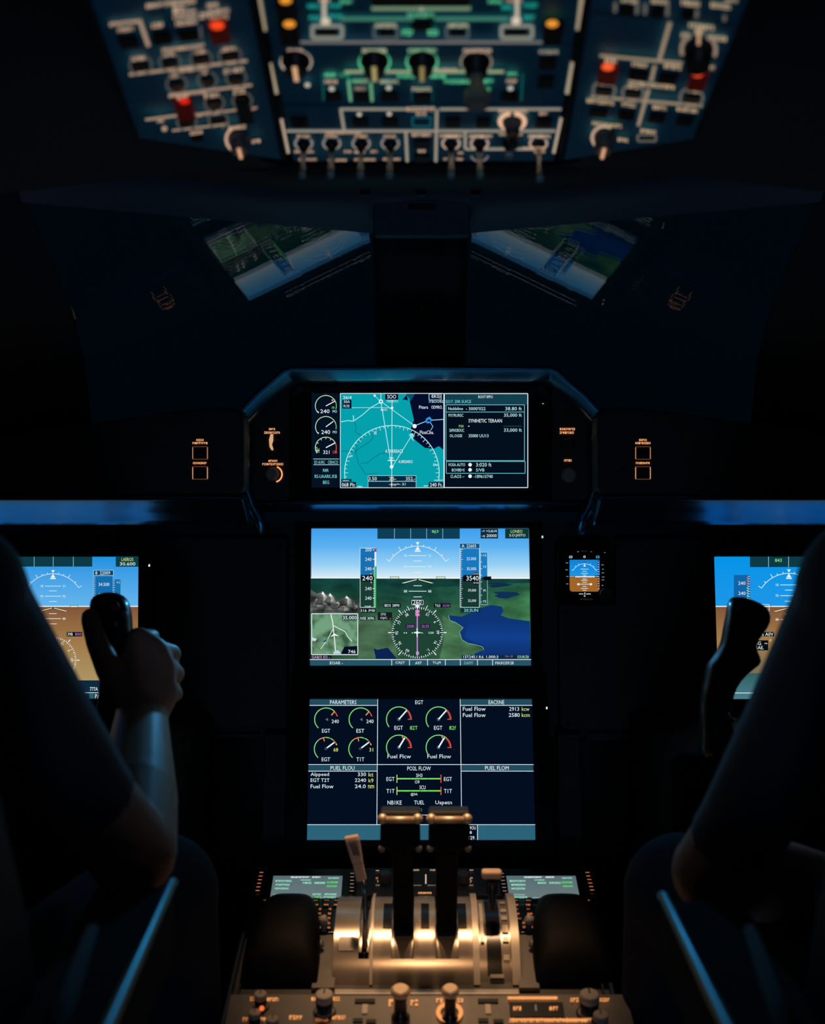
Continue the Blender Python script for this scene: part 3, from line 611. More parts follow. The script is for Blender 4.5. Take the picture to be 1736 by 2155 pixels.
c.poly([(211, 262), (219, 278), (203, 278)], WH); c.disc(211, 250, 4, rgb(60, 30, 60))
for y, w in ((294, 25), (308, 14), (322, 22), (333, 10), (357, 12), (366, 20), (378, 14), (390, 38), (404, 12), (417, 22), (429, 12)): c.line(211-w, y, 211+w, y, 3.5, W2 if y > 340 else TW)
c.poly([(170, 347), (211, 338), (252, 347), (211, 344)], WH); c.rect(165, 384, 178, 397, WH); c.rect(245, 384, 258, 397, WH)
for i in range(12): c.rect(292, 240+i*15, 303, 246+i*15, rgb(20, 40, 80)); c.rect(296, 250+i*15, 304, 252+i*15, W2)
c.rect(118, 336, 150, 347, BK); c.rect(276, 334, 306, 347, BK); c.lab(120, 148, 341, 6, W2); c.lab(278, 304, 341, 6, W2)
for x, y, w in ((100, 255, 14), (98, 299, 16), (102, 341, 12), (102, 388, 14), (326, 268, 14), (328, 295, 10), (328, 318, 14), (330, 345, 16), (328, 363, 16), (326, 398, 12), (170, 184, 9), (254, 184, 7), (340, 190, 7)): c.lab(x-w/2, x+w/2, y, 5, rgb(170, 180, 185))
c.frame(116, 212, 132, 223, 3, W2); c.frame(286, 212, 304, 223, 3, rgb(90, 190, 240)); c.arc(211, 216, 6, 6, 0, 360, 3, W2, 10)
c.lab(176, 204, 452, 6, W2); c.lab(222, 252, 452, 6, W2); c.line(213, 442, 213, 456, 4, WH); c.arc(212, 465, 4, 4, 0, 360, 2, W2, 8)
c.lab(190, 228, 181, 10, rgb(40, 32, 30)); c.lab(184, 262, 486, 12, rgb(40, 32, 30))
c.build('screen', [M['gloss'], M['emit']], sb)
m = MB(); m.lathe(vi.hit(343, 455, .014), pi_.n, [(0, .0112), (.003, .0112), (.003, .0098), (.014, .0092), (.0155, .008)], 28); m.build('knob', M['knobd'], sb)
# ================================================================ SHELL
def slab(name, c, sz, mat): m = MB(); m.box(c, sz); return struct(m.build(name, mat))
slab('floor', (0, .65, -1.17), (2.1, 2.9, .04), M['carpet'])
slab('wall_left', (-1.0, .65, -.35), (.04, 2.9, 1.68), M['wall'])
slab('wall_right', (1.0, .65, -.35), (.04, 2.9, 1.68), M['wall'])
slab('wall_back', (0, -.76, -.2), (2.04, .04, 2.0), M['wall'])
slab('wall_front', (0, 2.04, -.62), (2.0, .04, 1.12), M['black'])

# windshield: two flat raked panes meeting at the centre post.  y = 2.429 + .649 x - 2.109 z on the left, mirrored on the right
pane_y = lambda x, z: 2.429-.649*abs(x)-2.109*z
plL = Pl((0, 2.429, 0), (.649, -1, -2.109)); plR = Pl((0, 2.429, 0), (-.649, -1, -2.109))
for i, (pl, q) in enumerate(((plL, [(-150, 300), (845, 300), (845, 800), (640, 812), (560, 900), (380, 900), (-150, 960)]),
                             (plR, [(927, 300), (1922, 300), (1922, 960), (1392, 900), (1212, 900), (1132, 812), (927, 800)]))):
    m = MB(); m.prism([pl.hit(x, y) for x, y in q], -pl.n*.004)
    struct(m.build('window_%d' % (i+1), M['glass']))

# header trim above the windshield, bending round to the overhead panel
xs = [-200, 0, 150, 400, 600, 783, 790, 885, 983, 990, 1170, 1370, 1600, 1740, 1950]
def up(a, b, t): return a+(b-a)*t
def header_y(px):
    x = abs(px-885)
    if x < 101: return 482
    return 491-(x-100)*.0885 if x < 900 else 420
rows = [[], [], [], []]
for px in xs:
    x = abs(px-885); yl = header_y(px); plq = plL if px < 885 else plR
    e = plq.hit(px, yl); d = e.y-.02
    mid = 402 if x < 280 else 402-(x-280)*.115
    rows[0].append(P(px, yl-2, d+.03)); rows[1].append(P(px, yl, d)); rows[2].append(P(px, (yl+mid)/2-4, d-.035)); rows[3].append(P(px, mid, min(d-.06, 1.47)))
m = MB(); m.sheet(rows, (0, .004, .012)); struct(m.build('trim_1', M['header']))
# black soffit between header and overhead
rows = [[], []]
for px in xs:
    x = abs(px-885); mid = 402 if x < 280 else 402-(x-280)*.115; d = plL.hit(min(px, 1771-px), header_y(px)).y-.02
    t = 348 if x < 300 else max(285, 348-(x-300)*.2)
    rows[0].append(P(px, mid, min(d-.06, 1.47))); rows[1].append(P(px, t, 1.225-.0*x))
m = MB(); m.sheet(rows, (0, .004, .012)); struct(m.build('trim_2', M['ohbase']))

# ceiling liner
oz = lambda y: .41-(y-.99)*.311
rows = []
for y in (-.78, -.2, .3, .8, 1.0, 1.236):
    rows.append([V((x, y, oz(y)+.018-.115*max(0, abs(x)-.13)-.35*max(0, abs(x)-.62))) for x in (-1.02, -.75, -.55, -.35, -.2, 0, .2, .35, .55, .75, 1.02)])
m = MB(); m.sheet(rows, (0, 0, .03)); struct(m.build('ceiling', M['liner']))

# centre post: wide dark column from the header down to the glareshield
m = MB()
def post_row(y, w, dd): return [P(885+s*w, y, pane_y(0, -(y-CY)*1.7/F)*0+plL.hit(845, y).y-dd) for s in (-1, 1)]
R = []
for y, w in ((470, 100), (560, 98), (660, 96), (775, 94)):
    d = plL.hit(800, y).y-.012
    R.append([P(885-w, y, d+.006), P(885-w+6, y, d-.02), P(885-55, y, d-.024), P(885-50, y, d-.018), P(885+50, y, d-.018), P(885+55, y, d-.024), P(885+w-6, y, d-.02), P(885+w, y, d+.006)])
m.sheet(R, (0, .006, 0)); struct(m.build('trim_3', M['post']))
# side posts added at the pane ends to hide the outer displays' reflection
for i, (s, plq) in enumerate(((-1, plL), (1, plR))):
    X = lambda x: 886+s*(886-x)*-1 if s < 0 else 1772-x
    X = (lambda x: x) if s < 0 else (lambda x: 1772-x)
    R = []
    for y, x in ((330, 40), (450, 62), (560, 112), (660, 150), (760, 176), (980, 200)):
        e = plq.hit(X(x), y); d = e.y-.014
        g = lambda xx, o: P(X(xx), y, plq.hit(X(xx), y).y+o)
        r = [g(x, -.008), g(x-14, -.022), g(x-90, -.030), g(-100, -.034), g(-330, -.034)]; R.append(r if s < 0 else r[::-1])
    m = MB(); m.sheet(R, (0, .008, 0)); struct(m.build('trim_%d' % (4+i), M['post']))
# bracket block with map light where post meets header
m = MB(); d = plL.hit(800, 486).y-.085
m.prism([P(789, 412, d), P(986, 412, d), P(990, 492, d+.02), P(984, 496, d+.02), P(790, 496, d+.02), P(784, 492, d+.02)], (0, .035, .004))
lamp = thing('map_light', P(888, 440, d), 'dark map light bracket at the top of the centre windshield post', 'lamp')
m.build('bracket', M['header'], lamp, bevel=.002)
m = MB(); m.box(P(888, 438, d-.001), (.034, .006, .007)); m.build('lamp_slot', M['black'], lamp, bevel=.001)
for px in (768, 886, 1001):
    m = MB(); m.box(P(px, 407, 1.452), (.012, .008, .006)); tag(m.build('header_clip', M['black'], bevel=.001), {768: 'small black clip on the windshield header left of the centre bracket', 886: 'small black clip on the windshield header above the map light', 1001: 'small black clip on the windshield header right of the centre bracket'}[px], 'clip')
# red lamp dim on the centre post
m = MB(); dd = plL.hit(800, 645).y-.031
m.ball(P(888, 645, dd), .0042); tag(m.build('compass_light', pbr('dim_red_lens', (.25, .02, .01, 1), .3)), 'small dim red lens on the centre windshield post', 'light')

# ================================================================ GLARESHIELD
# centre housing round the map display
gh = thing('glareshield_housing', P(885, 1055, 1.84), 'raised black chamfered glareshield housing around the upper map display', 'cockpit panel')
prof_o = [(480, 1055), (480, 880), (604, 772), (1166, 772), (1292, 880), (1292, 1055)]
prof_i = [(612, 1053), (612, 905), (612, 798), (1158, 798), (1158, 905), (1158, 1053)]
pf = Pl(P(CX, 900, 1.842), (0, -1, 0))
m = MB()
inner = [(610, 1055), (610, 792), (1160, 792), (1160, 1055)]
wing = lambda s: [(885+s*(x-885), y) for x, y in ((610, 1056), (610, 800), (604, 786), (524, 856), (516, 868), (516, 1056))]
for s in (1, -1):
    q = wing(s); q = q if s > 0 else q[::-1]
    m.prism([pf.hit(x, y) for x, y in q], (0, .05, 0)); m.build('face_plate', M['shield'], gh, bevel=.002); m = MB()
m = MB()                                              # hood: rounded lip sweeping along the chamfer
path = [(484, 905), (500, 872), (540, 830), (598, 781), (612, 776), (885, 774), (1158, 776), (1172, 781), (1230, 830), (1270, 872), (1286, 905)]
rings = []
for i, (x, y) in enumerate(path):
    pa = path[max(i-1, 0)]; pb = path[min(i+1, len(path)-1)]; t = V((pb[0]-pa[0], 0, -(pb[1]-pa[1]))).normalized(); nrm = V((-t.z, 0, t.x))
    p = P(x, y, 1.746)
    rings.append([p+nrm*.005+V((0, .094, 0)), p+nrm*.005+V((0, .006, 0)), p+nrm*.0015, p-nrm*.0012, p-nrm*.0025+V((0, .002, 0)), p-nrm*.0125+V((0, .026, 0)), p-nrm*.0135+V((0, .032, 0)), p-nrm*.0110+V((0, .092, 0))])
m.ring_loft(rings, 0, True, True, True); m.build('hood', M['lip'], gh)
m = MB()                                              # lower ledge under the map display
rings = []
for x in (520, 600, 640, 885, 1130, 1170, 1250):
    p = P(x, 1056, 1.836)
    rings.append([p+V((0, .03, .001)), p+V((0, -.001, .001)), p+V((0, -.003, -.0005)), p+V((0, -.003, -.0018)), p+V((0, .0015, -.0050)), p+V((0, .0155, -.0150)), p+V((0, .03, -.0155))])
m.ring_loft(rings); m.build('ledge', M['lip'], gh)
# corner fairings: curved wedges at the lower outer corners of the housing
for s in (1, -1):
    m = MB(); rings = []
    for x, y, w, d in ((516, 875, 10, 1.80), (514, 960, 10, 1.80), (512, 1030, 12, 1.80), (520, 1062, 16, 1.802), (535, 1092, 16, 1.806), (548, 1125, 10, 1.815)):
        x = 885+s*(x-885); p = P(x, y, d); u = V((s*w/F*d, 0, 0))
        rings.append([p-u*1.2+V((0, .03, 0)), p-u*.9+V((0, .006, 0)), p-u*.3, p+u*.25+V((0, .001, 0)), p+u*.8+V((0, .01, 0)), p+u+V((0, .045, 0)), p-u+V((0, .05, 0))])
    m.ring_loft(rings); m.build('corner_fairing', M['lip'], gh)
def knob_on(pl, px, py, r, h, name, mat, parent, pointer=None, pm_=None, cap=None, ringmat=None, lean=None):
    """knurled knob: skirt, barrel, cap; optional lit pointer bar"""
    b = pl.hit(px, py, 0); n = pl.n
    m = MB(); m.lathe(b, n, [(0, r*1.12), (h*.18, r*1.12), (h*.22, r*.95), (h*.85, r*.86), (h, r*.74)], 22); 
    for i in range(10):
        a = i*math.pi/5; x = pl.x*math.cos(a)+pl.y*math.sin(a); m.box(b+x*r*.9+n*h*.5, (r*.14, r*.1, h*.55), (pl.y*math.cos(a)-pl.x*math.sin(a), x, n))
    o = m.build(name, mat, parent)
    if pointer:
        k = MB(); x = pl.x*math.sin(pointer)+pl.y*math.cos(pointer); y = n.cross(x)
        k.box(b+n*(h+.0006)+x*r*.1, (r*.24, r*1.35, .0012), (y, x, n)); 
        if pm_: k.c = [pm_]*6; k.build('pointer', M['mark'], o)
        else: k.build('pointer', M['quadw'], o)
    return o
cl = lambda pl, h=.0003: Canvas(pl, 1, h)
# knobs and print on the wings
c = cl(pf, .0003)
c.lab(566, 579, 903, 4.6, ORG); c.lab(556, 589, 910.5, 5, ORG); c.lab(565, 584, 970, 4.6, ORG); c.lab(552, 596, 976.8, 5, ORG)
c.arc(577, 998, 16.5, 16.5, -75, 70, 3.2, ORG, 18)
c.lab(1178, 1210, 903, 5.2, ORG); c.lab(1178, 1209, 910.5, 5.2, ORG); c.lab(1187, 1203, 969, 5, ORG)
c.poly([(569, 914), (575, 913), (575, 948), (571, 947), (567, 940), (566, 925)], rgb(215, 165, 120))
c.m = 1; c.build('legend', [M['shield'], M['mark']], gh)
knob_on(pf, 585, 936, .0085, .010, 'rotary_knob', M['knobd'], gh)
knob_on(pf, 573, 997, .0095, .013, 'rotary_knob', M['knobl'], gh)
knob_on(pf, 1195, 935, .0095, .012, 'rotary_knob', M['knobd'], gh)
knob_on(pf, 1197, 999, .0105, .013, 'rotary_knob', M['knobl'], gh)
for x, y in ((590, 877), (544, 1032), (595, 1030), (1186, 1048), (1224, 1032)):
    m = MB(); m.lathe(pf.hit(x, y), pf.n, [(0, .0026), (.0008, .0026), (.0012, .0018)], 14); m.build('screw', M['steel'], gh)

# side glareshields with lit lower lips
for s in (-1, 1):
    X = lambda x: 885+s*(885-x)*(1 if s > 0 else -1)*(-1 if s < 0 else 1) if False else (x if s < 0 else 1770-x)
    lab_ = 'left glareshield panel with two backlit square buttons above a lower lip' if s < 0 else 'right glareshield panel with two backlit square buttons above a lower lip'
    g = thing('glareshield', P(X(250), 1042, 1.735), lab_, 'cockpit panel')
    pg = Pl(P(CX, 980, 1.735), (0, -1, 0))
    pts = [(514, 868), (470, 856), (400, 861), (250, 882), (0, 912), (-260, 942), (-260, 1041), (498, 1041), (514, 1030)]
    pts = [(X(x), y) for x, y in pts]; pts = pts if s < 0 else pts[::-1]
    m = MB(); m.prism([pg.hit(x, y) for x, y in pts], (0, .05, .0)); m.build('face_plate', M['shield'], g, bevel=.004, seg=3)
    m = MB()                                          # brow: slopes forward from the top edge to the glass
    r0 = []; r1 = []
    for x, y in ((514, 864), (470, 852), (400, 857), (250, 878), (0, 908), (-260, 938)):
        a = pg.hit(X(x), y); r0.append(a+V((0, .002, -.004))); r1.append(V((a.x, min(a.y+.11, pane_y(a.x, a.z)-.012), a.z+.004)))
    m.sheet([r0, r1], (0, 0, -.006)); m.build('brow', M['shield'], g)
    m = MB(); rings = []                              # lip
    for x in (-260, 0, 250, 490, 505, 512):
        p = pg.hit(X(x), 1044); k = 1. if x < 500 else .75
        rings.append([p+V((0, .04, .0015)), p+V((0, -.003, .0015)), p+V((0, -.0062, -.001)), p+V((0, -.0066, -.003)), p+V((0, -.004, -.0055)), p+V((0, .0, -.0075)), p+V((0, .03*k, -.0212)), p+V((0, .06*k, -.0345)), p+V((0, .068*k, -.041)), p+V((0, .074*k, -.041)), p+V((0, .10, -.02))])
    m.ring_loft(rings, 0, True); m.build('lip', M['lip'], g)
    c = Canvas(pg, 1, .0003)
    bx = 421; by = (953, 995); dx = 1.5 if s > 0 else 0
    for k, y in enumerate(by):
        x = X(bx)+dx*2.7; w = 15; hh = 13.5
        c.lab(x-8 if k == 0 else x-15, x+8 if k == 0 else x+15, y-27 if k == 0 else y-20.5, 4.6, ORG)
        if k == 0: c.lab(x-16, x+16, y-20.5, 4.8, ORG)
        for q in (-1, 1): c.line(x+q*15.5, y-12, x+q*15.5, y+13, 1.6, rgb(225, 160, 120) if k else rgb(190, 130, 95))
        c.line(x-15, y+13.5, x+15, y+13.5, 1, rgb(120, 70, 45)); c.line(x-15, y-13, x+15, y-13, 1, rgb(120, 70, 45))
    c.build('legend', [M['shield'], M['mark']], g)
    for y in by:
        m = MB(); m.box(pg.hit(X(bx)+dx*2.7, y, .001), (.0185, .0165, .004), pg.ax()); m.build('push_button', M['key'], g, bevel=.001)
    for x, y in ((60, 995), (460, 990), (170, 967)):
        m = MB(); 
        if x == 60: m.box(pg.hit(X(x), y, .0004), (.026, .026, .001), pg.ax())
        else: m.lathe(pg.hit(X(x), y), pg.n, [(0, .004), (.0008, .004), (.0012, .003)], 14)
        m.build('blank_cover' if x == 60 else 'screw', M['black'], g)

# ================================================================ MAIN INSTRUMENT PANEL
pb = Pl(P(CX, 1300, 1.868), (0, -1, .11))
ip = thing('instrument_panel', pb.hit(885, 1535), 'wide charcoal instrument panel that carries the three flight displays', 'cockpit panel')
m = MB(); m.prism([pb.hit(x, y, -.034) for x, y in ((-420, 1100), (-420, 1550), (2190, 1550), (2190, 1100))], -pb.n*.02); m.build('back_plate', M['panel'], ip)
for s, q in ((0, (350, 1132, 604, 1533)), (1, (1176, 1275, 1478, 1536))):
    if s: pts = [(1176, 1272), (1296, 1272), (1296, 1134), (1478, 1134), (1478, 1536), (1190, 1536), (1178, 1526)]
    else: pts = [(350, 1132), (604, 1132), (604, 1533), (362, 1533), (352, 1524)]
    m = MB(); m.prism([pb.hit(x, y) for x, y in pts], -pb.n*.03); m.build('cover_plate', M['panel'], ip, bevel=.0025)
    for x, y in (((365, 1150), (590, 1150), (590, 1518), (368, 1516)) if not s else ((1190, 1286), (1465, 1150), (1462, 1522), (1196, 1524))):
        m = MB(); m.lathe(pb.hit(x, y), pb.n, [(0, .0035), (.0008, .0035), (.0012, .0026)], 14); m.build('screw', M['black'], ip)
# lower struts beside the engine display
for s in (-1, 1):
    X = (lambda x: x) if s < 0 else (lambda x: 1776-x)
    m = MB(); m.prism([P(X(x), y, d) for x, y, d in ((556, 1545, 1.83), (603, 1545, 1.83), (598, 1828, 1.785), (548, 1828, 1.785))][::(1 if s < 0 else -1)], (0, .03, 0)); o = m.build('side_strut', M['panel'], ip, bevel=.002)
    for x, y in ((577, 1560), (571, 1775)):
        m = MB(); m.lathe(P(X(x), y, 1.828 if y < 1600 else 1.793), (0, -1, .1), [(0, .003), (.001, .003), (.0015, .002)], 12); m.build('screw', M['steel'], o)
m = MB(); m.prism([P(x, y, d) for x, y, d in ((225, 1500, 1.84), (340, 1545, 1.87), (545, 1545, 1.87), (545, 1552, 1.87), (225, 1552, 1.87))], (0, .02, 0)); m.build('lower_flange', M['panel'], ip)
m = MB(); m.prism([P(x, y, d) for x, y, d in ((1235, 1543, 1.87), (1480, 1543, 1.87), (1480, 1558, 1.87), (1235, 1558, 1.87))], (0, .02, 0)); m.build('lower_flange', M['panel'], ip)
# ================================================================ OVERHEAD PANEL
def oh_plane(side):                                   # side -1 left, 0 centre, 1 right
    fwd = V((0, 1, -.311)).normalized(); lat = V((1, 0, 0 if side == 0 else (-.115*side))).normalized()
    n = fwd.cross(lat); n = n if n.z < 0 else -n
    return Pl(P(885+side*330, 0, .985) if side else P(885, 0, .99), n, fwd)
def quad_plate(name, pl, q, mat, parent, th=.012, bevel=.0015, h=0):
    area = sum(q[i][0]*q[(i+1) % len(q)][1]-q[(i+1) % len(q)][0]*q[i][1] for i in range(len(q)))
    pts = [pl.hit(x, y, h) for x, y in (q if area < 0 else q[::-1])]
    m = MB(); m.prism(pts, -pl.n*th); return m.build(name, mat, parent, bevel=bevel)
k1 = lambda x: x/3.945
def oh_button(pl, x0, x1, y0, y1, parent, mat=None, h=.003, name='push_button'):
    cx, cy = (x0+x1)/2, (y0+y1)/2; w = (pl.hit(x1, cy)-pl.hit(x0, cy)).length; hh = (pl.hit(cx, y1)-pl.hit(cx, y0)).length
    m = MB(); m.box(pl.hit(cx, cy)+pl.n*h/2, (w, hh, h), pl.ax()); return m.build(name, mat or M['key'], parent, bevel=.0012)
def oh_guard(pl, x0, x1, y0, y1, parent, gx, gy, r=10, mat='red', col=rgb(255, 70, 30)):
    o = oh_button(pl, x0, x1, y0, y1, parent, M[mat], .009, 'guarded_button')
    c = Canvas(pl, 0, .0094); c.disc(gx, gy, r, col, r*.62); c.build('lamp', M['mark'], o); return o
def oh_knob(pl, px, py, r, h, parent, col, bar=True, mat='knobd', name='rotary_knob'):
    b = pl.hit(px, py); n = pl.n; m = MB()
    m.lathe(b, n, [(0, r*1.0), (h*.25, r), (h*.3, r*.86), (h, r*.72)], 22, 0)
    o = m.build(name, M[mat], parent)
    if bar:
        k = MB(); k.box(b+n*h*.62+pl.y*(-r*.0), (r*.34, r*1.5, h*.85), pl.ax()); k.build('grip_bar', M[mat], o, bevel=.001)
        k = MB(); k.box(b+n*(h*1.06+.0006), (r*.3, r*1.5, .0012), pl.ax()); k.c = [col]*6; k.build('pointer', M['mark'], o)
    return o
def toggle(pl, px, py, L, parent):
    b = pl.hit(px, py); n = (pl.n+pl.y*-.10).normalized(); m = MB()
    m.lathe(b, pl.n, [(0, .0062), (.003, .0062), (.004, .0045), (.007, .004)], 16); o = m.build('toggle_switch', M['steel'], parent)
    m = MB(); m.lathe(b+pl.n*.005, n, [(0, .0022), (L*.5, .0026), (L*.8, .0032), (L, .003)], 12); m.build('lever', M['chrome'], o)
    m = MB(); m.ball(b+pl.n*.005+n*L, .0036, 12); m.build('lever_tip', M['tip'], o)
def arcs(c, x, y, r, col, w=4, side=True):
    c.arc(x, y, r, r*.9, 110, 250, w, col, 14); c.arc(x, y, r, r*.9, -70, 70, w, col, 14)

OH_L = 'left overhead console, tilted, with an L-shaped stripe and two red guards'
# ---------------- left
pl = oh_plane(-1)
t = thing('overhead_console', pl.hit(420, 200), OH_L, 'control panel')
quad_plate('face_plate', pl, [(165, -60), (518, -60), (545, 55), (592, 337), (289, 291)], M['overhead'], t)
for q in ([(510, -60), (532, -60), (603, 338), (592, 338)], [(150, -60), (168, -60), (292, 292), (280, 290)]): quad_plate('side_rail', pl, q, M['ohbase'], t, .014, .001, .003)
c = Canvas(pl, 1, .0008); S = -.12
W = WARM; D = rgb(165, 138, 118)
for a in ((308, 345, 11, 9), (348, 413, 5, 11), (370, 415, 48, 9), (390, 412, 24, 7), (390, 414, 35, 8), (420, 446, 32, 13), (440, 482, 24, 9), (442, 480, 37, 9), (447-12, 459, 11, 9), (365, 389, 21, 17), (365, 389, 36, 9),
          (231, 292, 48, 8), (248, 281, 62, 9), (319, 343, 53, 10), (275, 307, 123, 9), (341, 430, 101, 8), (342, 368, 115, 8), (405, 434, 109, 8), (465, 498, 103, 9), (362, 441, 146, 8), (357, 375, 160, 8), (423, 436, 153, 8), (471, 514, 148, 10),
          (355, 436, 197, 8), (373, 395, 205, 8), (430, 461, 201, 9), (491, 517, 192, 12), (408, 469, 239, 8), (530, 541, 228, 6), (331, 345, 255, 6), (400, 426, 279, 8), (481, 517, 268, 8), (530, 550, 297, 8)):
    c.lab(a[0], a[1], a[2], a[3], W, S)
for a in ((293, 41, 313, 98, 8), (272, 157, 520, 128, 6), (355, 200, 530, 179, 5), (306, 252, 374, 243, 5), (470, 235, 500, 231, 4), (362, 275, 481, 261, 4), (520, 62, 520, 62, 1), (549, -30, 552, -28, 1)): c.line(*a, D)
for x, y, r in ((296, 137, 23), (358, 131, 22), (423, 124, 22), (484, 117, 23), (372, 177, 21), (436, 169, 20), (497, 164, 21), (451, 217, 20), (510, 212, 20), (393, 257, 20), (459, 252, 20)): arcs(c, x, y, r, rgb(78, 78, 76), 4)
c.line(421, 55, 424, 80, 5, rgb(80, 80, 80)); c.disc(346, 271, 6, D)
c.arc(502, 293, 26, 26, 120, 240, 6, rgb(200, 160, 135))
c.build('legend', [M['overhead'], M['mark']], t)
for q in ((250, 292, 73, 97), (320, 361, 64, 90), (375, 418, 60, 82), (278, 315, 130, 148), (342, 375, 124, 142), (405, 442, 116, 133), (466, 503, 109, 125), (357, 388, 170, 188), (425, 449, 160, 178), (481, 512, 157, 175), (433, 469, 208, 226), (377, 410, 253, 266), (438, 479, 247, 260), (403, 428, 284, 294)): oh_button(pl, *q, t)
oh_guard(pl, 440, 481, 34, 76, t, 457, 54, 15); oh_guard(pl, 368, 407, 198, 238, t, 388, 213, 11, col=rgb(215, 35, 20))
oh_button(pl, 497, 527, 190, 240, t, M['key'], .012, 'guarded_button')
oh_knob(pl, 502, 287, .0105, .017, t, rgb(215, 160, 120), True, 'knob')

# ---------------- centre: three stacked modules
pc = oh_plane(0)
def edgeL(y): return 540+.2*y+4
def edgeR(y): return 1232-.17*y-2
mods = [(-60, 92, 'topmost overhead centre module with two amber warning lights and green flow lines'), (96, 219, 'middle overhead centre module with four large rotary selectors, two ringed in green'), (223, 340, 'lowest overhead centre module with a row of eight hanging toggle switches')]
MT = []
for y0, y1, lb in mods:
    t = thing('overhead_module', pc.hit(885, y1), lb, 'control panel'); MT.append(t)
    quad_plate('face_plate', pc, [(edgeL(y0)+6, y0), (edgeR(y0)-6, y0), (edgeR(y1)-6, y1), (edgeL(y1)+6, y1)], M['overhead'], t)
# module A
t = MT[0]; c = Canvas(pc, 1, .0008); G = rgb(90, 175, 130); B = rgb(215, 195, 150); FR = rgb(120, 122, 112)
c.line(543, -10, 556, 66, 11, rgb(160, 145, 120)); c.line(1226, -10, 1217, 64, 11, rgb(160, 145, 120))
for a in ((647, 673, 14), (693, 719, 13), (651, 673, 38), (693, 721, 35), (1056, 1078, 16), (1102, 1131, 12), (1102, 1125, 37)): c.lab(a[0], a[1], a[2], 9, TEAL)
for a in ((716, 741, 4), (1028, 1056, 4)): c.lab(a[0], a[1], a[2], 8, GRN)
c.line(782, 18, 990, 18, 8, rgb(110, 140, 110)); c.line(716, 40, 870, 40, 8, rgb(60, 120, 100)); c.line(915, 40, 1070, 40, 8, rgb(60, 120, 100))
for x in (863, 907): c.disc(x, 2, 8, B, 6)
c.line(887, 0, 887, 24, 8, rgb(150, 160, 130)); c.lab(858, 915, 32, 10, G)
c.line(682, -10, 682, 42, 8, rgb(190, 180, 160)); c.disc(685, 46, 10, rgb(210, 195, 170), 9); c.line(1088, -10, 1088, 42, 8, rgb(190, 180, 160)); c.disc(1086, 44, 10, rgb(215, 195, 175), 9); c.lab(672, 694, 0, 8, W); c.lab(1065, 1100, 1, 8, W)
for x in (858, 911): c.lab(x-11, x+11, 69, 12, GRN)
for q in ((657, 55, 720, 80), (1055, 55, 1120, 80)): c.frame(*q, 7, rgb(135, 138, 125))
for q in ((787, 55, 837, 80), (939, 55, 985, 80)): c.frame(*q, 5, rgb(75, 88, 90))
c.lab(790, 834, 54, 9, rgb(185, 185, 150)); c.lab(943, 985, 54, 9, rgb(185, 185, 150))
c.line(625, 89, 1177, 89, 6, rgb(112, 110, 108))
c.build('legend', [M['overhead'], M['mark']], t)
for q in ((588, 627, 12, 36), (865, 909, 42, 60), (798, 829, 61, 78), (948, 979, 61, 78), (666, 711, 61, 76), (1062, 1109, 61, 76), (782, 988, -14, 11)): oh_button(pc, *q, t, h=.0025)
for x, y in ((610, 54), (602, 4), (1163, 53)): oh_guard(pc, x-20, x+20, y-12, y+26, t, x-1, y-3, 13, 'key', rgb(235, 150, 50))
# module B
t = MT[1]; c = Canvas(pc, 1, .0008); BGc = rgb(150, 165, 125); T2 = rgb(60, 175, 120)
c.line(568, 133, 582, 198, 8, rgb(165, 150, 125)); c.line(1205, 131, 1193, 198, 8, rgb(165, 150, 125))
for x, col in ((623, rgb(185, 165, 145)), (788, GRN), (888, GRN), (1002, rgb(150, 135, 120))): c.arc(x, 131, 31, 23, -40, 220, 6, col, 30)
for a in ((605, 637, 107, W), (762, 814, 107, rgb(190, 180, 140)), (859, 919, 107, rgb(150, 185, 140)), (975, 1034, 107, W), (1135, 1175, 110, rgb(165, 150, 130)), (915, 963, 148, W), (683, 707, 158, GRN), (713, 736, 158, rgb(50, 150, 110)), (836, 875, 161, GRN), (901, 939, 161, GRN), (935, 988, 172, GRN), (1012, 1038, 171, GRN), (1006, 1032, 188, GRN), (1068, 1088, 156, GRN),
          (744, 776, 171, rgb(150, 180, 140)), (747, 770, 187, D), (800, 838, 172, rgb(170, 180, 150)), (867, 908, 188, rgb(180, 180, 150)), (683, 710, 172, W), (1066, 1088, 171, W)): c.lab(a[0], a[1], a[2], 8, a[3])
for x, y in ((698, 187), (818, 185), (1074, 186), (647, 179)): c.disc(x, y, 6, rgb(185, 180, 165), 5)
c.line(725, 151, 1060, 151, 6, BGc)
for a in ((733, 168, 738, 214, 6, rgb(100, 165, 125)), (780, 174, 783, 214, 6, rgb(100, 160, 120)), (679, 155, 681, 212, 3, rgb(15, 90, 85)), (1100, 155, 1097, 212, 3, rgb(15, 90, 85)), (866, 190, 866, 214, 2, rgb(10, 75, 80)), (910, 190, 910, 214, 2, rgb(10, 75, 80))): c.line(*a)
c.line(733, 170, 760, 170, 3, T2)
c.build('legend', [M['overhead'], M['mark']], t)
for q in ((1135, 1171, 119, 143), (1131, 1165, 159, 183), (683, 719, 192, 211), (744, 778, 192, 211), (800, 838, 192, 211), (871, 907, 195, 214), (1054, 1090, 192, 211)): oh_button(pc, *q, t, h=.0025)
for x, col in ((623, rgb(215, 165, 125)), (788, rgb(165, 150, 95)), (888, rgb(140, 125, 80))): oh_knob(pc, x, 124, .0125, .014, t, col)
o = oh_knob(pc, 1002, 126, .0125, .016, t, W, False); b = pc.hit(1002, 126)
m = MB(); m.lathe(b+pc.n*.010, (pc.n+pc.y*.04).normalized(), [(0, .0065), (.012, .006), (.020, .0075), (.023, .011), (.034, .011), (.036, .008)], 20); m.build('lever_head', M['knobl'], o)
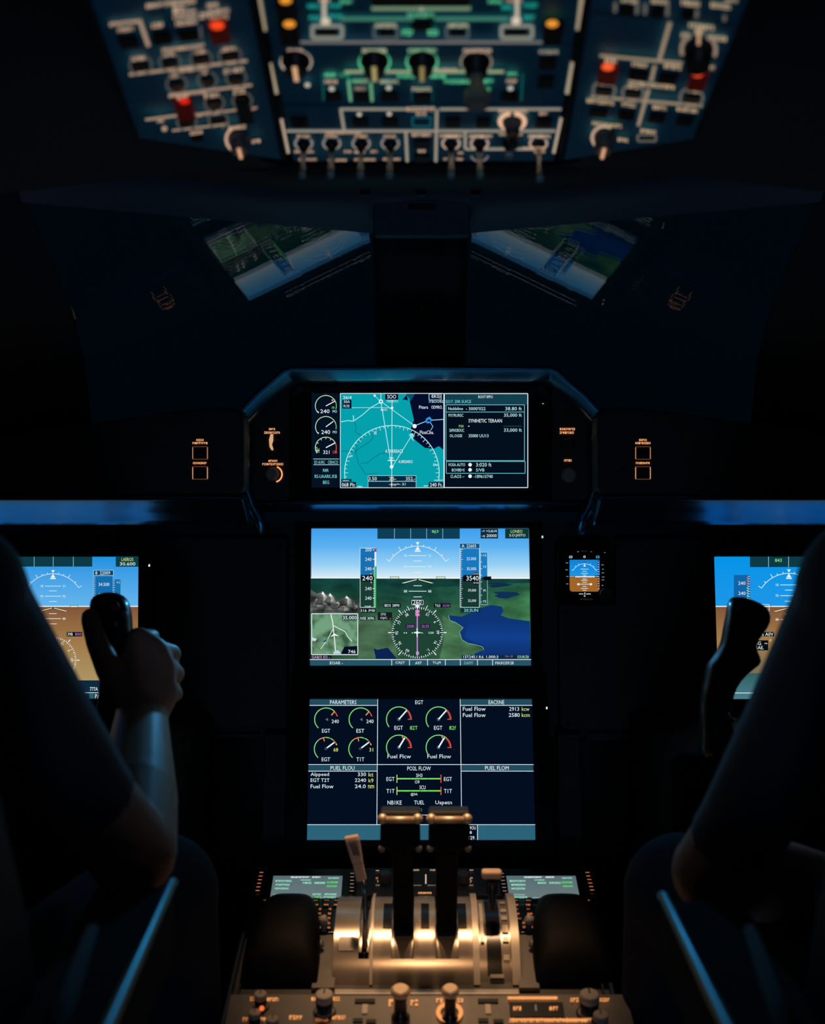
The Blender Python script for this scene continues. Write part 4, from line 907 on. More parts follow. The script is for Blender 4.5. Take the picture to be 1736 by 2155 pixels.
# module C
t = MT[2]; c = Canvas(pc, 1, .0008); LN = rgb(150, 138, 122)
c.line(592, 250, 607, 323, 6, rgb(175, 155, 135)); c.line(1181, 248, 1165, 323, 6, rgb(175, 155, 135))
for a in ((715, 230, 858, 230), (925, 230, 1181, 230), (602, 276, 1169, 276), (979, 314, 1145, 314)): c.line(*a, 5, LN)
for a in ((717, 230, 724, 274), (919, 230, 917, 341), (854, 278, 857, 341), (979, 278, 979, 314)): c.line(*a, 6, LN)
for a in ((856, 915, 230, 9), (685, 760, 280, 5), (1050, 1110, 234, 8), (867, 907, 284, 7), (880, 895, 318, 6), (876, 898, 240, 6), (1135, 1152, 239, 7)): c.lab(a[0], a[1], a[2], a[3], W)
for x, y in ((756, 241), (819, 240)): c.disc(x, y, 5, rgb(200, 185, 165), 4)
c.arc(1078, 256, 26, 17, 100, 250, 9, rgb(235, 185, 150), 16); c.arc(1078, 256, 26, 17, -70, 80, 9, rgb(235, 185, 150), 16)
TG = (639, 698, 760, 821, 949, 1009, 1133)
for x in TG:
    c.arc(x, 302, 18, 13, 130, 400, 4, rgb(140, 132, 125) if x < 900 else rgb(190, 160, 140), 18); c.lab(x-14, x+13, 287, 6, W)
c.lab(925, 975, 286, 6, rgb(220, 180, 150)); c.lab(988, 1036, 287, 6, rgb(220, 180, 150)); c.lab(1112, 1158, 287, 7, rgb(210, 180, 155)); c.lab(1050, 1100, 283, 5, rgb(220, 180, 150))
c.arc(1009, 328, 17, 11, 180, 360, 4, rgb(120, 112, 108), 14); c.frame(868, 247, 906, 266, 3, rgb(20, 90, 105))
for x0, x1, y in ((619, 633, 319), (646, 660, 319), (724, 740, 319), (746, 768, 320), (780, 794, 319), (815, 826, 319), (629, 666, 336), (690, 702, 337), (706, 730, 337), (746, 790, 336), (806, 818, 335), (828, 842, 335), (964, 975, 322), (934, 943, 335), (960, 974, 335), (1100, 1146, 312), (1124, 1148, 320)): c.lab(x0, x1, y, 5.5, W)
c.build('legend', [M['overhead'], M['mark']], t)
for q in ((612, 649, 246, 266), (742, 776, 246, 264), (804, 838, 246, 264), (937, 969, 246, 266), (1002, 1032, 246, 266), (1127, 1161, 246, 266), (871, 905, 292, 310), (871, 905, 323, 338)): oh_button(pc, *q, t, h=.0025)
oh_button(pc, 870, 904, 248, 264, t, M['keyb'], .0025)
for x in TG: toggle(pc, x, 302, .032 if x < 1100 else .036, t)
toggle(pc, 1070, 300, .011, t)
o = oh_knob(pc, 1078, 256, .009, .013, t, W, False, 'knob'); b = pc.hit(1078, 256)
m = MB(); m.lathe(b+pc.n*.008, pc.n, [(0, .006), (.012, .005), (.02, .0045)], 16); m.build('lever_head', M['knobd'], o)

# ---------------- right
pr = oh_plane(1)
t = thing('overhead_console', pr.hit(1350, 200), 'right overhead console, tilted, with a long diagonal stripe and two red lit guards', 'control panel')
quad_plate('face_plate', pr, [(1252, -60), (1605, -60), (1588, -20), (1461, 293), (1186, 338), (1236, 52)], M['overhead'], t)
for q in ([(1238, -60), (1256, -60), (1186, 338), (1176, 338)], [(1600, -60), (1622, -60), (1470, 292), (1459, 294)]): quad_plate('side_rail', pr, q, M['ohbase'], t, .014, .001, .003)
c = Canvas(pr, 1, .0008); S = .11; W = rgb(195, 165, 130); D = rgb(150, 130, 108)
for a in ((1307, 1342, 2, 9), (1370, 1406, 4, 9), (1434, 1472, 8, 11), (1496, 1537, 13, 11), (1525, 1552, 1, 7), (1450, 1504, 57, 11), (1434, 1453, 76, 11), (1489, 1529, 81, 11), (1462, 1482, 68, 12), (1273, 1298, 129, 10), (1330, 1363, 137, 9), (1398, 1434, 141, 10), (1465, 1504, 142, 10),
          (1323, 1351, 175, 9), (1350, 1420, 181, 9), (1257, 1287, 177, 8), (1447, 1475, 192, 9), (1318, 1345, 183, 8), (1235, 1293, 215, 9), (1309, 1337, 221, 9), (1374, 1402, 227, 9), (1424, 1468, 232, 9), (1246, 1308, 263, 8), (1300, 1323, 295, 8), (1348, 1381, 277, 8)): c.lab(a[0], a[1], a[2], a[3], W, S)
for a in ((1410, 47, 1387, 127, 8), (1378, 138, 1370, 171, 7), (1365, 188, 1343, 265, 7), (1262, 117, 1436, 133, 6), (1243, 203, 1478, 223, 6)): c.line(*a, D)
for a in ((1295, 5, 1294, 26), (1341, 5, 1340, 30), (1358, 8, 1357, 31), (1405, 10, 1404, 34), (1467, 20, 1465, 38), (1525, 32, 1524, 45)): c.line(*a, 7, rgb(95, 92, 84))
c.line(1248, 28, 1550, 52, 2.5, rgb(2, 6, 10))
c.arc(1470, 105, 36, 34, 120, 200, 8, rgb(140, 122, 105)); c.arc(1470, 105, 36, 34, -25, 60, 8, rgb(140, 122, 105)); c.line(1471, 62, 1470, 95, 7, rgb(190, 150, 115))
for x, y, r in ((1271, 190, 23), (1332, 196, 22), (1455, 206, 24)): arcs(c, x, y, r, rgb(100, 96, 90), 5)
c.frame(1342, 284, 1380, 297, 4, rgb(100, 96, 90)); c.arc(1272, 290, 26, 24, 60, 220, 6, rgb(190, 160, 135))
c.build('legend', [M['overhead'], M['mark']], t)
for q in ((1303, 1334, 9, 28), (1370, 1398, 12, 32), (1434, 1460, 18, 36), (1323, 1365, 146, 166), (1384, 1425, 152, 174), (1255, 1287, 183, 198), (1316, 1348, 189, 205), (1439, 1472, 197, 214), (1240, 1279, 226, 243), (1301, 1337, 231, 249), (1365, 1400, 236, 254), (1423, 1459, 242, 260), (1346, 1377, 286, 295)): oh_button(pr, *q, t)
oh_guard(pr, 1260, 1300, 128, 162, t, 1279, 141, 13, col=rgb(255, 95, 45)); oh_guard(pr, 1450, 1488, 140, 175, t, 1468, 156, 12, col=rgb(245, 75, 40))
oh_knob(pr, 1470, 105, .0135, .018, t, rgb(190, 150, 115), False)
oh_knob(pr, 1272, 285, .0105, .018, t, rgb(215, 160, 120), True, 'knob')
W = WARM
# dark backing frame behind all overhead panels
m = MB(); m.prism([V((x, y, oz(y)+.0165-.1155*max(0, abs(x)-.13))) for x, y in ((-.145, .90), (-.145, 1.215), (.145, 1.215), (.145, .90))], (0, 0, .006))
tag(m.build('overhead_housing', M['ohbase']), 'dark backing plate seen in the gaps between the overhead centre modules', 'housing')
# ================================================================ PEDESTAL
pz = lambda y: -.9497+.276*y
pp = Pl((0, 1.68, -.486), (0, -.276, 1), V((0, 1, 0)))
pd = thing('centre_pedestal', (0, 1.39, -1.15), 'dark centre pedestal console between the two pilot seats', 'console')
m = MB()
sec = lambda x, y: [V((x*1.0, y, pz(y)-.004)), V((x, y, -1.15))]
pts = [V((-.223, 1.687, pz(1.687)-.004)), V((.226, 1.687, pz(1.687)-.004)), V((.226, 1.1, pz(1.1)-.004)), V((-.215, 1.1, pz(1.1)-.004))]
m.ring_loft([pts[::-1], [V((p.x, p.y, -1.148)) for p in pts[::-1]]], 0, False); m.build('body', M['pedestal'], pd, bevel=.003)
for s in (-1, 1):
    for k, (o, w) in enumerate(((.0, .004), (-.010, .002))):
        m = MB(); m.tube([V((s*(.221+o), y, pz(y)+.001)) for y in (1.1, 1.3, 1.5, 1.686)], w*.7, 8); m.build('edge_rail', M['pedbase'], pd)
m = MB(); m.prism([pp.hit(x, y, .003) for x, y in ((668, 1966), (712, 1966), (704, 2078), (655, 2078))][::-1], -pp.n*.006); m.build('filler_plate', M['pedlow'], pd, bevel=.001)
m = MB(); m.prism([pp.hit(x, y, .003) for x, y in ((1092, 1966), (1122, 1966), (1136, 2078), (1092, 2078))][::-1], -pp.n*.006); m.build('filler_plate', M['pedlow'], pd, bevel=.001)
# upper middle control plate
c = Canvas(pp, 1, .0035)
m = MB(); m.prism([pp.hit(x, y, .003) for x, y in ((752, 1826), (1052, 1826), (1056, 1884), (748, 1884))][::-1], -pp.n*.006); up_ = m.build('display_control_plate', M['pedestal'], pd, bevel=.001)
c.line(896, 1840, 896, 1860, 2.5, rgb(230, 190, 165)); c.lab(869, 882, 1831, 3.5, WARM); c.lab(905, 917, 1831, 3.5, WARM); c.lab(880, 908, 1879, 4, ORG); c.lab(870, 888, 1863, 2, WARMD); c.lab(900, 917, 1863, 2, WARMD)
c.line(791, 1832, 798, 1832, 1.5, WARM); c.lab(791, 798, 1848, 4, ORGD); c.lab(791, 800, 1863, 3, WARMD); c.line(795, 1852, 795, 1857, 1, WARM)
c.line(988, 1831, 996, 1831, 1.5, WARM); c.lab(988, 995, 1848, 4, WARM); c.lab(988, 996, 1863, 3, WARMD); c.pline([(988, 1850), (992, 1854), (989, 1858)], 1, WARM)
c.build('legend', [M['pedestal'], M['mark']], up_)
for x in (810, 975): knob_on(pp, x, 1856, .0095, .014, 'rotary_knob', M['knob'], up_)

# ---------------- control display units
def cdu(s, label, q, lk, rk, rows, plate):
    t = thing('control_display_unit', pp.hit((q[2][0]+q[3][0])/2, 1960), label, 'keypad display')
    m = MB(); m.prism([pp.hit(x, y, .004) for x, y in plate][::-1], -pp.n*.008); m.build('face_plate', M['gloss'], t, bevel=.001)
    c = Canvas(pp, 1, .0048); c.prism([pp.hit(x, y, .0047) for x, y in q][::-1], -pp.n*.0006, 0, (0, 0, 0, 1))
    gc = [rgb(86, 108, 112), rgb(86, 108, 112), rgb(104, 120, 122), rgb(104, 120, 122)]
    c.poly(q, gc); MT_ = rgb(160, 235, 205); GG = rgb(90, 230, 100); TD = rgb(140, 200, 190)
    ox = q[0][0]
    for x0, x1, y, h, col in ((37, 75, 1846, 3.4, WH), (82, 100, 1846, 3.4, WH), (6, 40, 1854, 4, MT_), (58, 80, 1852, 2.5, MT_), (8, 38, 1862, 4, MT_), (64, 82, 1858, 4, MT_), (88, 112, 1858, 4, MT_), (114, 138, 1857, 4, GG), (7, 36, 1870, 4, MT_), (115, 137, 1865, 3.6, GG),
        (6, 34, 1883, 3.2, TD), (88, 106, 1882, 4, MT_), (114, 138, 1882, 4, MT_), (4, 38, 1888, 3.4, MT_), (50, 66, 1889, 2, TD), (93, 108, 1888, 3.6, GG), (112, 138, 1888, 3.6, MT_), (116, 138, 1848, 3.2, MT_)):
        if s > 0 and y < 1850: y += 0
        sh = (y-1843)*(q[3][0]-q[0][0])/48.; sc_ = (q[1][0]-q[0][0])/145.
        c.lab(ox+sh+x0*sc_, ox+sh+x1*sc_, y, h, col)
    c.build('screen', [M['gloss'], M['emit']], t)
    for (xa, ya, xb, yb, n) in (lk, rk):
        for i in range(n):
            x, y = up(xa, xb, i/(n-1)), up(ya, yb, i/(n-1))
            k = MB(); k.box(pp.hit(x, y, .005), (.0075, .0045, .003), pp.ax()); o = k.build('line_key', M['key'], t, bevel=.0006)
            k = MB(); k.box(pp.hit(x, y, .0068), (.0050, .0009, .0004), pp.ax()); k.c = [ORGD if x < 600 or x > 1100 else WARMD]*6; k.build('key_mark', M['mark'], o)
    for y, xs_, w, hh, col in rows:
        for x in xs_:
            k = MB(); k.box(pp.hit(x, y, .005), (w+.003, .0085, .003), pp.ax()); o = k.build('key', M['key'], t, bevel=.0006)
            k = Canvas(pp, 1, .0068); px_ = w*F/1.6/2; k.lab(x-px_, x+px_, y, hh, col); k.build('key_mark', [M['key'], M['mark']], o)
O1 = ORGD; O2 = rgb(150, 95, 65)
cdu(-1, 'left pedestal keypad unit with a small grey-green text screen', [(575.5, 1843), (721, 1843), (717.5, 1891), (568, 1891)], (550, 1836, 542, 1874, 6), (741, 1838, 740, 1875, 6),
    [(1894.5, (560, 587, 615, 641, 665, 688, 708), .006, 2.6, O2), (1904, (559, 587, 616, 641, 665, 687, 708), .0065, 3.4, O1), (1913, (557, 594, 632, 653, 674, 695), .0036, 4, O1), (1922.5, (555, 652, 673, 694), .0042, 4, O1), (1932, (651, 672, 693), .0036, 4, O1), (1942.5, (692,), .0034, 4, O1), (1952, (672, 692), .0036, 4, O1)],
    [(538, 1828), (748, 1828), (735, 1962), (508, 1962)])
cdu(1, 'right pedestal keypad unit with a small grey-green text screen', [(1065, 1843), (1211, 1843), (1220.5, 1891), (1072, 1891)], (1056, 1838, 1062, 1875, 6), (1236, 1836, 1246, 1873, 6),
    [(1894.5, (1085, 1112, 1140, 1165, 1189, 1211, 1237), .006, 2.6, O2), (1904, (1085, 1112, 1139, 1164, 1188, 1211, 1234), .0065, 3.4, O1), (1913, (1087, 1112, 1140, 1164, 1225), .0042, 3, O2), (1923, (1088, 1115), .0065, 4, O1), (1933, (1092, 1112, 1130), .006, 3, O2), (1942, (1102, 1122), .003, 4.5, O1), (1951, (1103, 1122), .003, 4.5, O1)],
    [(1056, 1828), (1240, 1828), (1276, 1962), (1096, 1962)])

# ---------------- cursor hand rests
for s in (-1, 1):
    x0, x1 = (-.2115, -.121) if s < 0 else (.134, .226-.0)
    t = thing('hand_rest', V(((x0+x1)/2, 1.46, pz(1.46))), 'domed black hand rest %s of the throttle levers, with a small side knob' % ('left' if s < 0 else 'right'), 'hand rest')
    m = MB(); rings = []
    for y, h, k in ((1.440, .004, .98), (1.443, .020, 1), (1.455, .034, 1), (1.475, .043, 1), (1.50, .047, .98), (1.525, .046, .93), (1.55, .040, .85), (1.575, .029, .72), (1.592, .014, .55), (1.597, .003, .45)):
        cx = (x0+x1)/2; hw = (x1-x0)/2*k; r = []
        for i in range(17):
            a = math.pi*i/16; ca, sa = math.cos(a), math.sin(a)
            r.append(V((cx+hw*math.copysign(abs(ca)**.55, ca), y, pz(y)+h*abs(sa)**.6)))
        r.append(V((cx-hw, y, pz(y)-.002))); r.append(V((cx+hw, y, pz(y)-.002))); rings.append(r)
    m.ring_loft(rings); m.build('dome', M['rest'], t)
    bx = x1-.004 if s < 0 else x0+.004
    m = MB(); m.lathe((bx, 1.535, pz(1.535)+.018), (-s, -.15, .35), [(0, .006), (.007, .006), (.009, .0045)], 16); m.build('knob', M['knobl'], t)
    m = MB(); m.lathe((bx-s*-.001, 1.50, pz(1.5)+.010), (-s, -.15, .35), [(0, .005), (.006, .005), (.008, .0035)], 14); m.build('knob', M['knob'], t)

# ---------------- throttle quadrant
QC = (1.55, -.600); QR = .113
q = thing('throttle_quadrant', (0, 1.5, pz(1.5)), 'curved silver throttle quadrant in the middle of the pedestal, glowing under warm light', 'throttle quadrant')
X15 = lambda px: (px-886)*1.5/2600
def sector(m, x0, x1, t0, t1, ri, ro, mat=0, n=14):
    rings = []
    for i in range(n+1):
        a = math.radians(up(t0, t1, i/n)); sy, cz = -math.sin(a), math.cos(a)
        f = lambda x, r: V((x, QC[0]+sy*r, QC[1]+cz*r))
        rings.append([f(x0, ri), f(x0, ro), f(x1, ro), f(x1, ri)])
    b = len(m.f); m.ring_loft(rings, mat, False)
    for k in range(b, len(m.f)): m.sm[k] = True
    return m
edges = [705, 757, 778, 824, 871, 916, 964, 1003, 1070, 1089]; slot = {1, 3, 5}
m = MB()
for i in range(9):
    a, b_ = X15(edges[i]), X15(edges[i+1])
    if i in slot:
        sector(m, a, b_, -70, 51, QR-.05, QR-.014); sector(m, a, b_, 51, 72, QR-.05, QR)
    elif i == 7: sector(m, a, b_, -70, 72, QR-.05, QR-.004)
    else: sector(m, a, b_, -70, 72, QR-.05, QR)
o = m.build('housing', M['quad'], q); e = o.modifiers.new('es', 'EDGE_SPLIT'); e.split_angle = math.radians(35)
for a, b_ in ((993, 1006), (1072, 1089), (781, 787)):
    m = MB(); sector(m, X15(a), X15(b_), -20, 66, QR-.004, QR+.0035); o = m.build('edge_strip', M['quadw'], q); e = o.modifiers.new('es', 'EDGE_SPLIT'); e.split_angle = math.radians(35)
m = MB()                                              # dark windows beside the levers
for a, b_ in ((806, 824), (886, 903), (964, 982)): m = sector(MB(), X15(a), X15(b_), 6, 31, QR-.003, QR+.0004); m.build('window_plate', M['gloss'], q)
m = MB(); sector(m, X15(1022), X15(1052), -25, 60, QR-.006, QR-.0035); m.build('flap_gate', M['gloss'], q)
m = MB(); sector(m, X15(757), X15(778), 44, 51, QR-.016, QR-.012); sector(m, X15(762), X15(773), -25, 44, QR-.016, QR-.0132); m.build('speed_brake_gate', M['gloss'], q)
m = MB(); sector(m, X15(1010), X15(1017), 4, 40, QR-.006, QR-.001); m.build('flap_scale', M['quadw'], q)
for i, t0 in enumerate((0, 11, 19, 27, 36, 48)):
    m = MB(); sector(m, X15(1056), X15(1068), t0, t0+(3.5 if i != 3 else 6), QR-.006, QR-.0020, n=3); m.build('detent_plate', M['quadw'], q)
for a, b_, t0, t1 in ((1027, 1055, 60, 62), (1012, 1070, 67, 70)):
    m = MB(); sector(m, X15(a), X15(b_), t0, t1, QR-.006, QR+.001, n=3); m.build('base_strip', M['quadw'], q)
m = MB(); sector(m, X15(716), X15(747), 37, 46, QR-.002, QR+.0006); m.build('placard', M['quadw'], q)
# thrust levers
for s, xa, xb in ((0, 826, 872), (1, 916, 963)):
    x0, x1 = X15(xa), X15(xb); cx = (x0+x1)/2
    L = MB(); hw = (x1-x0)/2-.001
    ys = [(1.510, -.508), (1.503, -.490), (1.488, -.46), (1.475, -.42), (1.462, -.395)]
    L.ring_loft([[V((cx-hw, y-.015, z-.003)), V((cx+hw, y-.015, z-.003)), V((cx+hw, y+.015, z+.003)), V((cx-hw, y+.015, z+.003))] for y, z in ys], 0, False)
    lv = L.build('thrust_lever', M['rest'], q, bevel=.004, seg=3)
    ga, gb = P(799 if not s else 900, 1716, 1.455), P(886 if not s else 989, 1716, 1.455); gx = (ga.x+gb.x)/2; w = gb.x-ga.x
    G = MB(); zc = ga.z
    G.ring_loft([[V((gx+sx*w/2*k, 1.455+sy*dd, zc+z)) for sx, sy in ((-1, -1), (1, -1), (1, 1), (-1, 1))] for z, k, dd in ((-.046, .38, .010), (-.036, .62, .013), (-.034, .97, .015), (-.006, .95, .016), (.002, .92, .014))], 0, False)
    gr = G.build('grip', M['rest'], lv, bevel=.003, seg=3)
    B_ = MB(); 
    B_.cyl((gx-w*.40, 1.438, zc-.001), (gx+w*.40, 1.438, zc-.001), .0043, n=16); B_.ball((gx-w*.42, 1.4385, zc), .0062, 16); B_.ball((gx+w*.42, 1.4385, zc), .0062, 16)
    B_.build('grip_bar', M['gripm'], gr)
    C_ = MB(); C_.ring_loft([[V((gx-w*.5, 1.444, zc+.003)), V((gx+w*.5, 1.444, zc+.003)), V((gx+w*.5, 1.466, zc+.004)), V((gx-w*.5, 1.466, zc+.004))], [V((gx-w*.46, 1.446, zc+.007)), V((gx+w*.46, 1.446, zc+.007)), V((gx+w*.46, 1.464, zc+.009)), V((gx-w*.46, 1.464, zc+.009))]], 0, False)
    C_.build('grip_cap', M['steel'], gr, bevel=.001)
    for sx in (-1, 1):
        B_ = MB(); B_.ball((gx+sx*w*.44, 1.444, zc-.036), .0045, 12); B_.build('side_button', M['knob'], gr)
# speed brake lever
d = 1.475
def slabpoly(m, pts, dd, th): 
    A = [P(x, y, dd) for x, y in pts]; m.prism(A, (0, th, 0)); return m
m = MB(); m.tube([P(769, 1995, 1.47), P(769, 1930, 1.475), P(768, 1880, 1.475), P(764, 1845, 1.475)], [.0030, .0030, .0026, .0024], 10); lv = m.build('speed_brake_lever', M['chrome'], q)
m = MB(); rings = []
for xa, xb, y, th in ((724, 753, 1759, .007), (727, 756, 1768, .009), (738.5, 762, 1805, .008), (741, 763, 1813, .0085), (743, 764, 1818, .006), (747, 768, 1838, .006), (750.5, 771.5, 1853, .005)):
    a, b_ = P(xa, y+3, d), P(xb, y-2, d); rings.append([a+V((0, -th*.5, 0)), b_+V((0, -th*.5, 0)), b_+V((0, th*.9, 0)), a+V((0, th*.9, 0))])
m.ring_loft(rings, 0, False); cp = m.build('lever_cap', M['flap'], lv, bevel=.0015)
for k in (.3, .5, .7):
    m = MB(); a, b_ = P(up(726, 754, k), 1767, d-.0052), P(up(739, 762, k), 1800, d-.0046); m.cyl(a, b_, .0008, .0008, 8); m.build('grip_rib', M['knobd'], cp)
# flap lever
m = MB(); m.tube([P(1036, 1915, 1.49), P(1036, 1880, 1.495), P(1035, 1850, 1.5)], [.004, .005, .006], 10); lv = m.build('flap_lever', M['knobd'], q)
m = MB(); a, b_ = P(1021, 1850, 1.5), P(1049, 1882, 1.5); m.box((a+b_)/2, (b_.x-a.x, .012, abs(a.z-b_.z))); m.build('lever_body', M['knobd'], lv, bevel=.003, seg=3)
m = MB(); a, b_ = P(1013, 1830, 1.495), P(1056, 1848, 1.495); m.box((a+b_)/2, (b_.x-a.x, .016, abs(a.z-b_.z))); m.build('lever_cap', M['flap'], lv, bevel=.0035, seg=3)

for o in q.children:
    if o.name.split('.')[0] in ('window_plate', 'placard', 'detent_plate', 'base_strip', 'flap_scale', 'flap_gate'):
        e = o.modifiers.new('es', 'EDGE_SPLIT'); e.split_angle = math.radians(35)
# ---------------- radio and trim panel at the aft end
t = thing('trim_control_panel', pp.hit(886, 2150), 'grey aft pedestal panel with warm backlit legends and stubby knobs, at the bottom edge', 'control panel')
m = MB(); m.prism([pp.hit(x, y, .004) for x, y in ((485, 2092), (1318, 2092), (1380, 2330), (438, 2330))][::-1], -pp.n*.008); m.build('face_plate', M['pedlow'], t, bevel=.001)
m = MB(); m.prism([pp.hit(x, y, .006) for x, y in ((704, 2081), (1092, 2081), (1093, 2091), (703, 2091))][::-1], -pp.n*.010); m.build('ledge_strip', M['quadw'], t, bevel=.001)
c = Canvas(pp, 1, .0046); A1 = rgb(255, 165, 95); A2 = rgb(200, 115, 65)
for x0, x1, y, h, col in ((526, 539, 2102, 9, A2), (562, 586, 2103, 8, A1), (655, 668, 2102, 8, A1), (700, 715, 2102, 9, A1), (609, 636, 2141, 9, A1), (699, 727, 2141, 9, A1), (511, 523, 2145, 9, A2), (548, 570, 2145, 8, A1), (664, 690, 2146, 7, A2), (818, 828, 2110, 16, A1), (864, 880, 2110, 14, A1), (918, 934, 2105, 10, A1), (962, 975, 2105, 10, A1),
    (1068, 1173, 2100, 7, A1), (1072, 1244, 2147, 9, A1), (1200, 1219, 2104, 9, A1), (1262, 1282, 2104, 8, A1), (640, 700, 2176, 9, A1), (800, 960, 2180, 9, A2)): c.lab(x0, x1, y, h, col)
c.line(1068, 2100, 1173, 2100, 6, A1); c.line(1075, 2145, 1235, 2147, 4, A1)
c.arc(946, 2130, 24, 18, 110, 250, 9, A1, 14); c.arc(946, 2130, 24, 18, -70, 70, 9, A1, 14)
c.build('legend', [M['pedlow'], M['mark']], t)
m = MB(); m.prism([pp.hit(x, y, .009) for x, y in ((1072, 2108), (1184, 2108), (1188, 2138), (1074, 2138))][::-1], -pp.n*.008); o = m.build('lock_switch_plate', M['key'], t, bevel=.001)
c = Canvas(pp, 1, .0097); c.lab(1080, 1098, 2122, 9, A1); c.lab(1156, 1174, 2122, 9, A1); c.line(1127, 2114, 1128, 2127, 3, rgb(120, 110, 100)); c.build('legend', [M['key'], M['mark']], o)
for x in (768, 1027):
    m = MB(); m.box(pp.hit(x, 2107, .0052), (.023, .0065, .0022), pp.ax()); m.box(pp.hit(x, 2124, .0050), (.006, .016, .0016), pp.ax(), 1); m.box(pp.hit(x-15 if x < 900 else x-10, 2148, .0052), (.011, .006, .0022), pp.ax()); m.box(pp.hit(x+13 if x < 900 else x+22, 2150, .0052), (.011, .006, .0022), pp.ax())
    m.build('slot_latch', [M['key'], M['knobl']], t)
for x, y, r, h, mt in ((683, 2132, .0105, .026, 'knobl'), (549, 2122, .0075, .020, 'knobl'), (537, 2158, .0072, .018, 'knobl'), (574, 2172, .0072, .018, 'knobl'), (1239, 2134, .0115, .027, 'knobl'), (1263, 2168, .0088, .021, 'knobl')):
    b_ = pp.hit(x, y, .004); m = MB(); m.lathe(b_, pp.n, [(0, r*1.15), (.002, r*1.15), (.003, r*.8), (h*.8, r*.95), (h*.95, r*.95), (h, r*.8)], 24, 0); o = m.build('rotary_knob', M['knobl'], t)
    k = MB(); k.lathe(b_, pp.n, [(0, r*1.25), (.0022, r*1.2), (.0024, r*.82), (h*.62, r*.97), (h*.62, r*.9)], 24); k.build('knob_skirt', M['knobd'], o)
    k = MB(); k.box(b_+pp.n*(h+.0004)+pp.y*r*.35, (r*.16, r*.7, .0008), pp.ax()); k.build('pointer', M['knobd'], o)
m = MB(); m.ball(pp.hit(551, 2122, .025), .0028, 10); m.c = [rgb(255, 120, 60)]*len(m.f); m.build('indicator_light', M['mark'], t)
for x, y, r, h in ((843, 2148, .0090, .040), (947, 2150, .0080, .042)):
    b_ = pp.hit(x, y, .004); m = MB(); m.lathe(b_, (pp.n+V((0, .0, .1))), [(0, r*1.2), (.006, r*1.15), (.008, r*.8), (h*.7, r*.8), (h*.8, r*.95)], 20); o = m.build('trim_switch', M['grip'], t)
    k = MB(); k.lathe(b_+(pp.n+V((0, 0, .1))).normalized()*h*.8, (pp.n+V((0, 0, .1))), [(0, r*.95), (.003, r*1.2), (.007, r*1.25), (.010, r*.9)], 20); k.build('switch_cap', M['gripm'], o)

# ================================================================ CONTROL STICKS AND CONSOLES
def stick_loft(rows, dep, name, mat, parent):
    m = MB(); rings = []
    for cx, hw, y, dd, d_ in rows:
        p = P(cx, y, d_); w = hw*d_/F
        rings.append([p+V((math.copysign(abs(math.cos(a))**.7, math.cos(a))*w, math.copysign(abs(math.sin(a))**.7, math.sin(a))*dd, 0)) for a in [2*math.pi*i/20 for i in range(20)]])
    m.ring_loft(rings); return m.build(name, mat, parent, subsurf=1)
sl = thing('control_stick', P(232, 1600, 1.52), 'black control stick gripped by the pilot on the left, with a small red button', 'control stick')
stick_loft([(228, 8, 1246, .008, 1.47), (228, 34, 1253, .014, 1.468), (231, 42, 1272, .020, 1.465), (234, 43, 1300, .023, 1.465), (240, 38, 1335, .023, 1.468), (244, 33, 1370, .021, 1.472), (243, 30, 1420, .020, 1.478), (238, 30, 1480, .020, 1.482), (232, 36, 1530, .024, 1.487), (230, 50, 1560, .035, 1.49), (230, 56, 1598, .04, 1.50)], 0, 'grip', M['grip'], sl)
m = MB(); m.lathe(P(240, 1276, 1.4455), (0, -1, .05), [(0, .0062), (.002, .0062), (.002, .0036), (.0032, .0034)], 18); m.build('button_ring', M['reddim'], sl)
for x, y in ((213, 1266), (198, 1272), (214, 1292), (262, 1292)):
    m = MB(); m.lathe(P(x, y, 1.450), (0, -1, .1), [(0, .0035), (.003, .003)], 12); m.build('button', M['knob'], sl)
sr = thing('control_stick', P(1530, 1700, 1.50), 'black curved control stick on the right, unheld, standing before the outer flight display', 'control stick')
stick_loft([(1553, 8, 1256, .008, 1.47), (1560, 24, 1261, .014, 1.468), (1572, 42, 1276, .020, 1.465), (1575, 46, 1296, .023, 1.465), (1570, 47, 1318, .023, 1.466), (1555, 35, 1346, .021, 1.468), (1551, 38, 1368, .022, 1.470), (1550, 56, 1392, .024, 1.472), (1536, 50, 1403, .024, 1.474), (1519, 36, 1430, .022, 1.476), (1508, 33, 1460, .021, 1.478), (1504, 31, 1500, .021, 1.48), (1508, 34, 1540, .023, 1.483), (1515, 44, 1570, .03, 1.487), (1518, 50, 1598, .036, 1.49)], 0, 'grip', M['grip'], sr)
m = MB(); m.lathe(P(1590, 1290, 1.448), (0, -1, .1), [(0, .005), (.003, .0045)], 14); m.build('button', M['knobd'], sr)
m = MB(); m.tube([P(1530, 1500, 1.455), P(1534, 1510, 1.452), P(1546, 1518, 1.452)], .002, 8); m.build('guard_wire', M['lip'], sr)
for s in (-1, 1):
    t = thing('side_console', V((s*.44, 1.69, -.56)), 'dark side console carrying the %s control stick' % ('left' if s < 0 else 'right'), 'console')
    m = MB(); m.box((s*.445, 1.69, -.43), (.27, .32, .26)); m.build('body', M['rest'], t, bevel=.01)
m = MB(); m.cyl(P(196, 1500, 1.80), P(231, 1500, 1.80), .0022, n=10); tag(m.build('bezel_glint_bar', M['chrome']), 'short chrome bar in place of a bezel glint below the left flight display, behind the wrist', 'glint')  # chrome bar added in place of a reflection on the bezel's lower edge
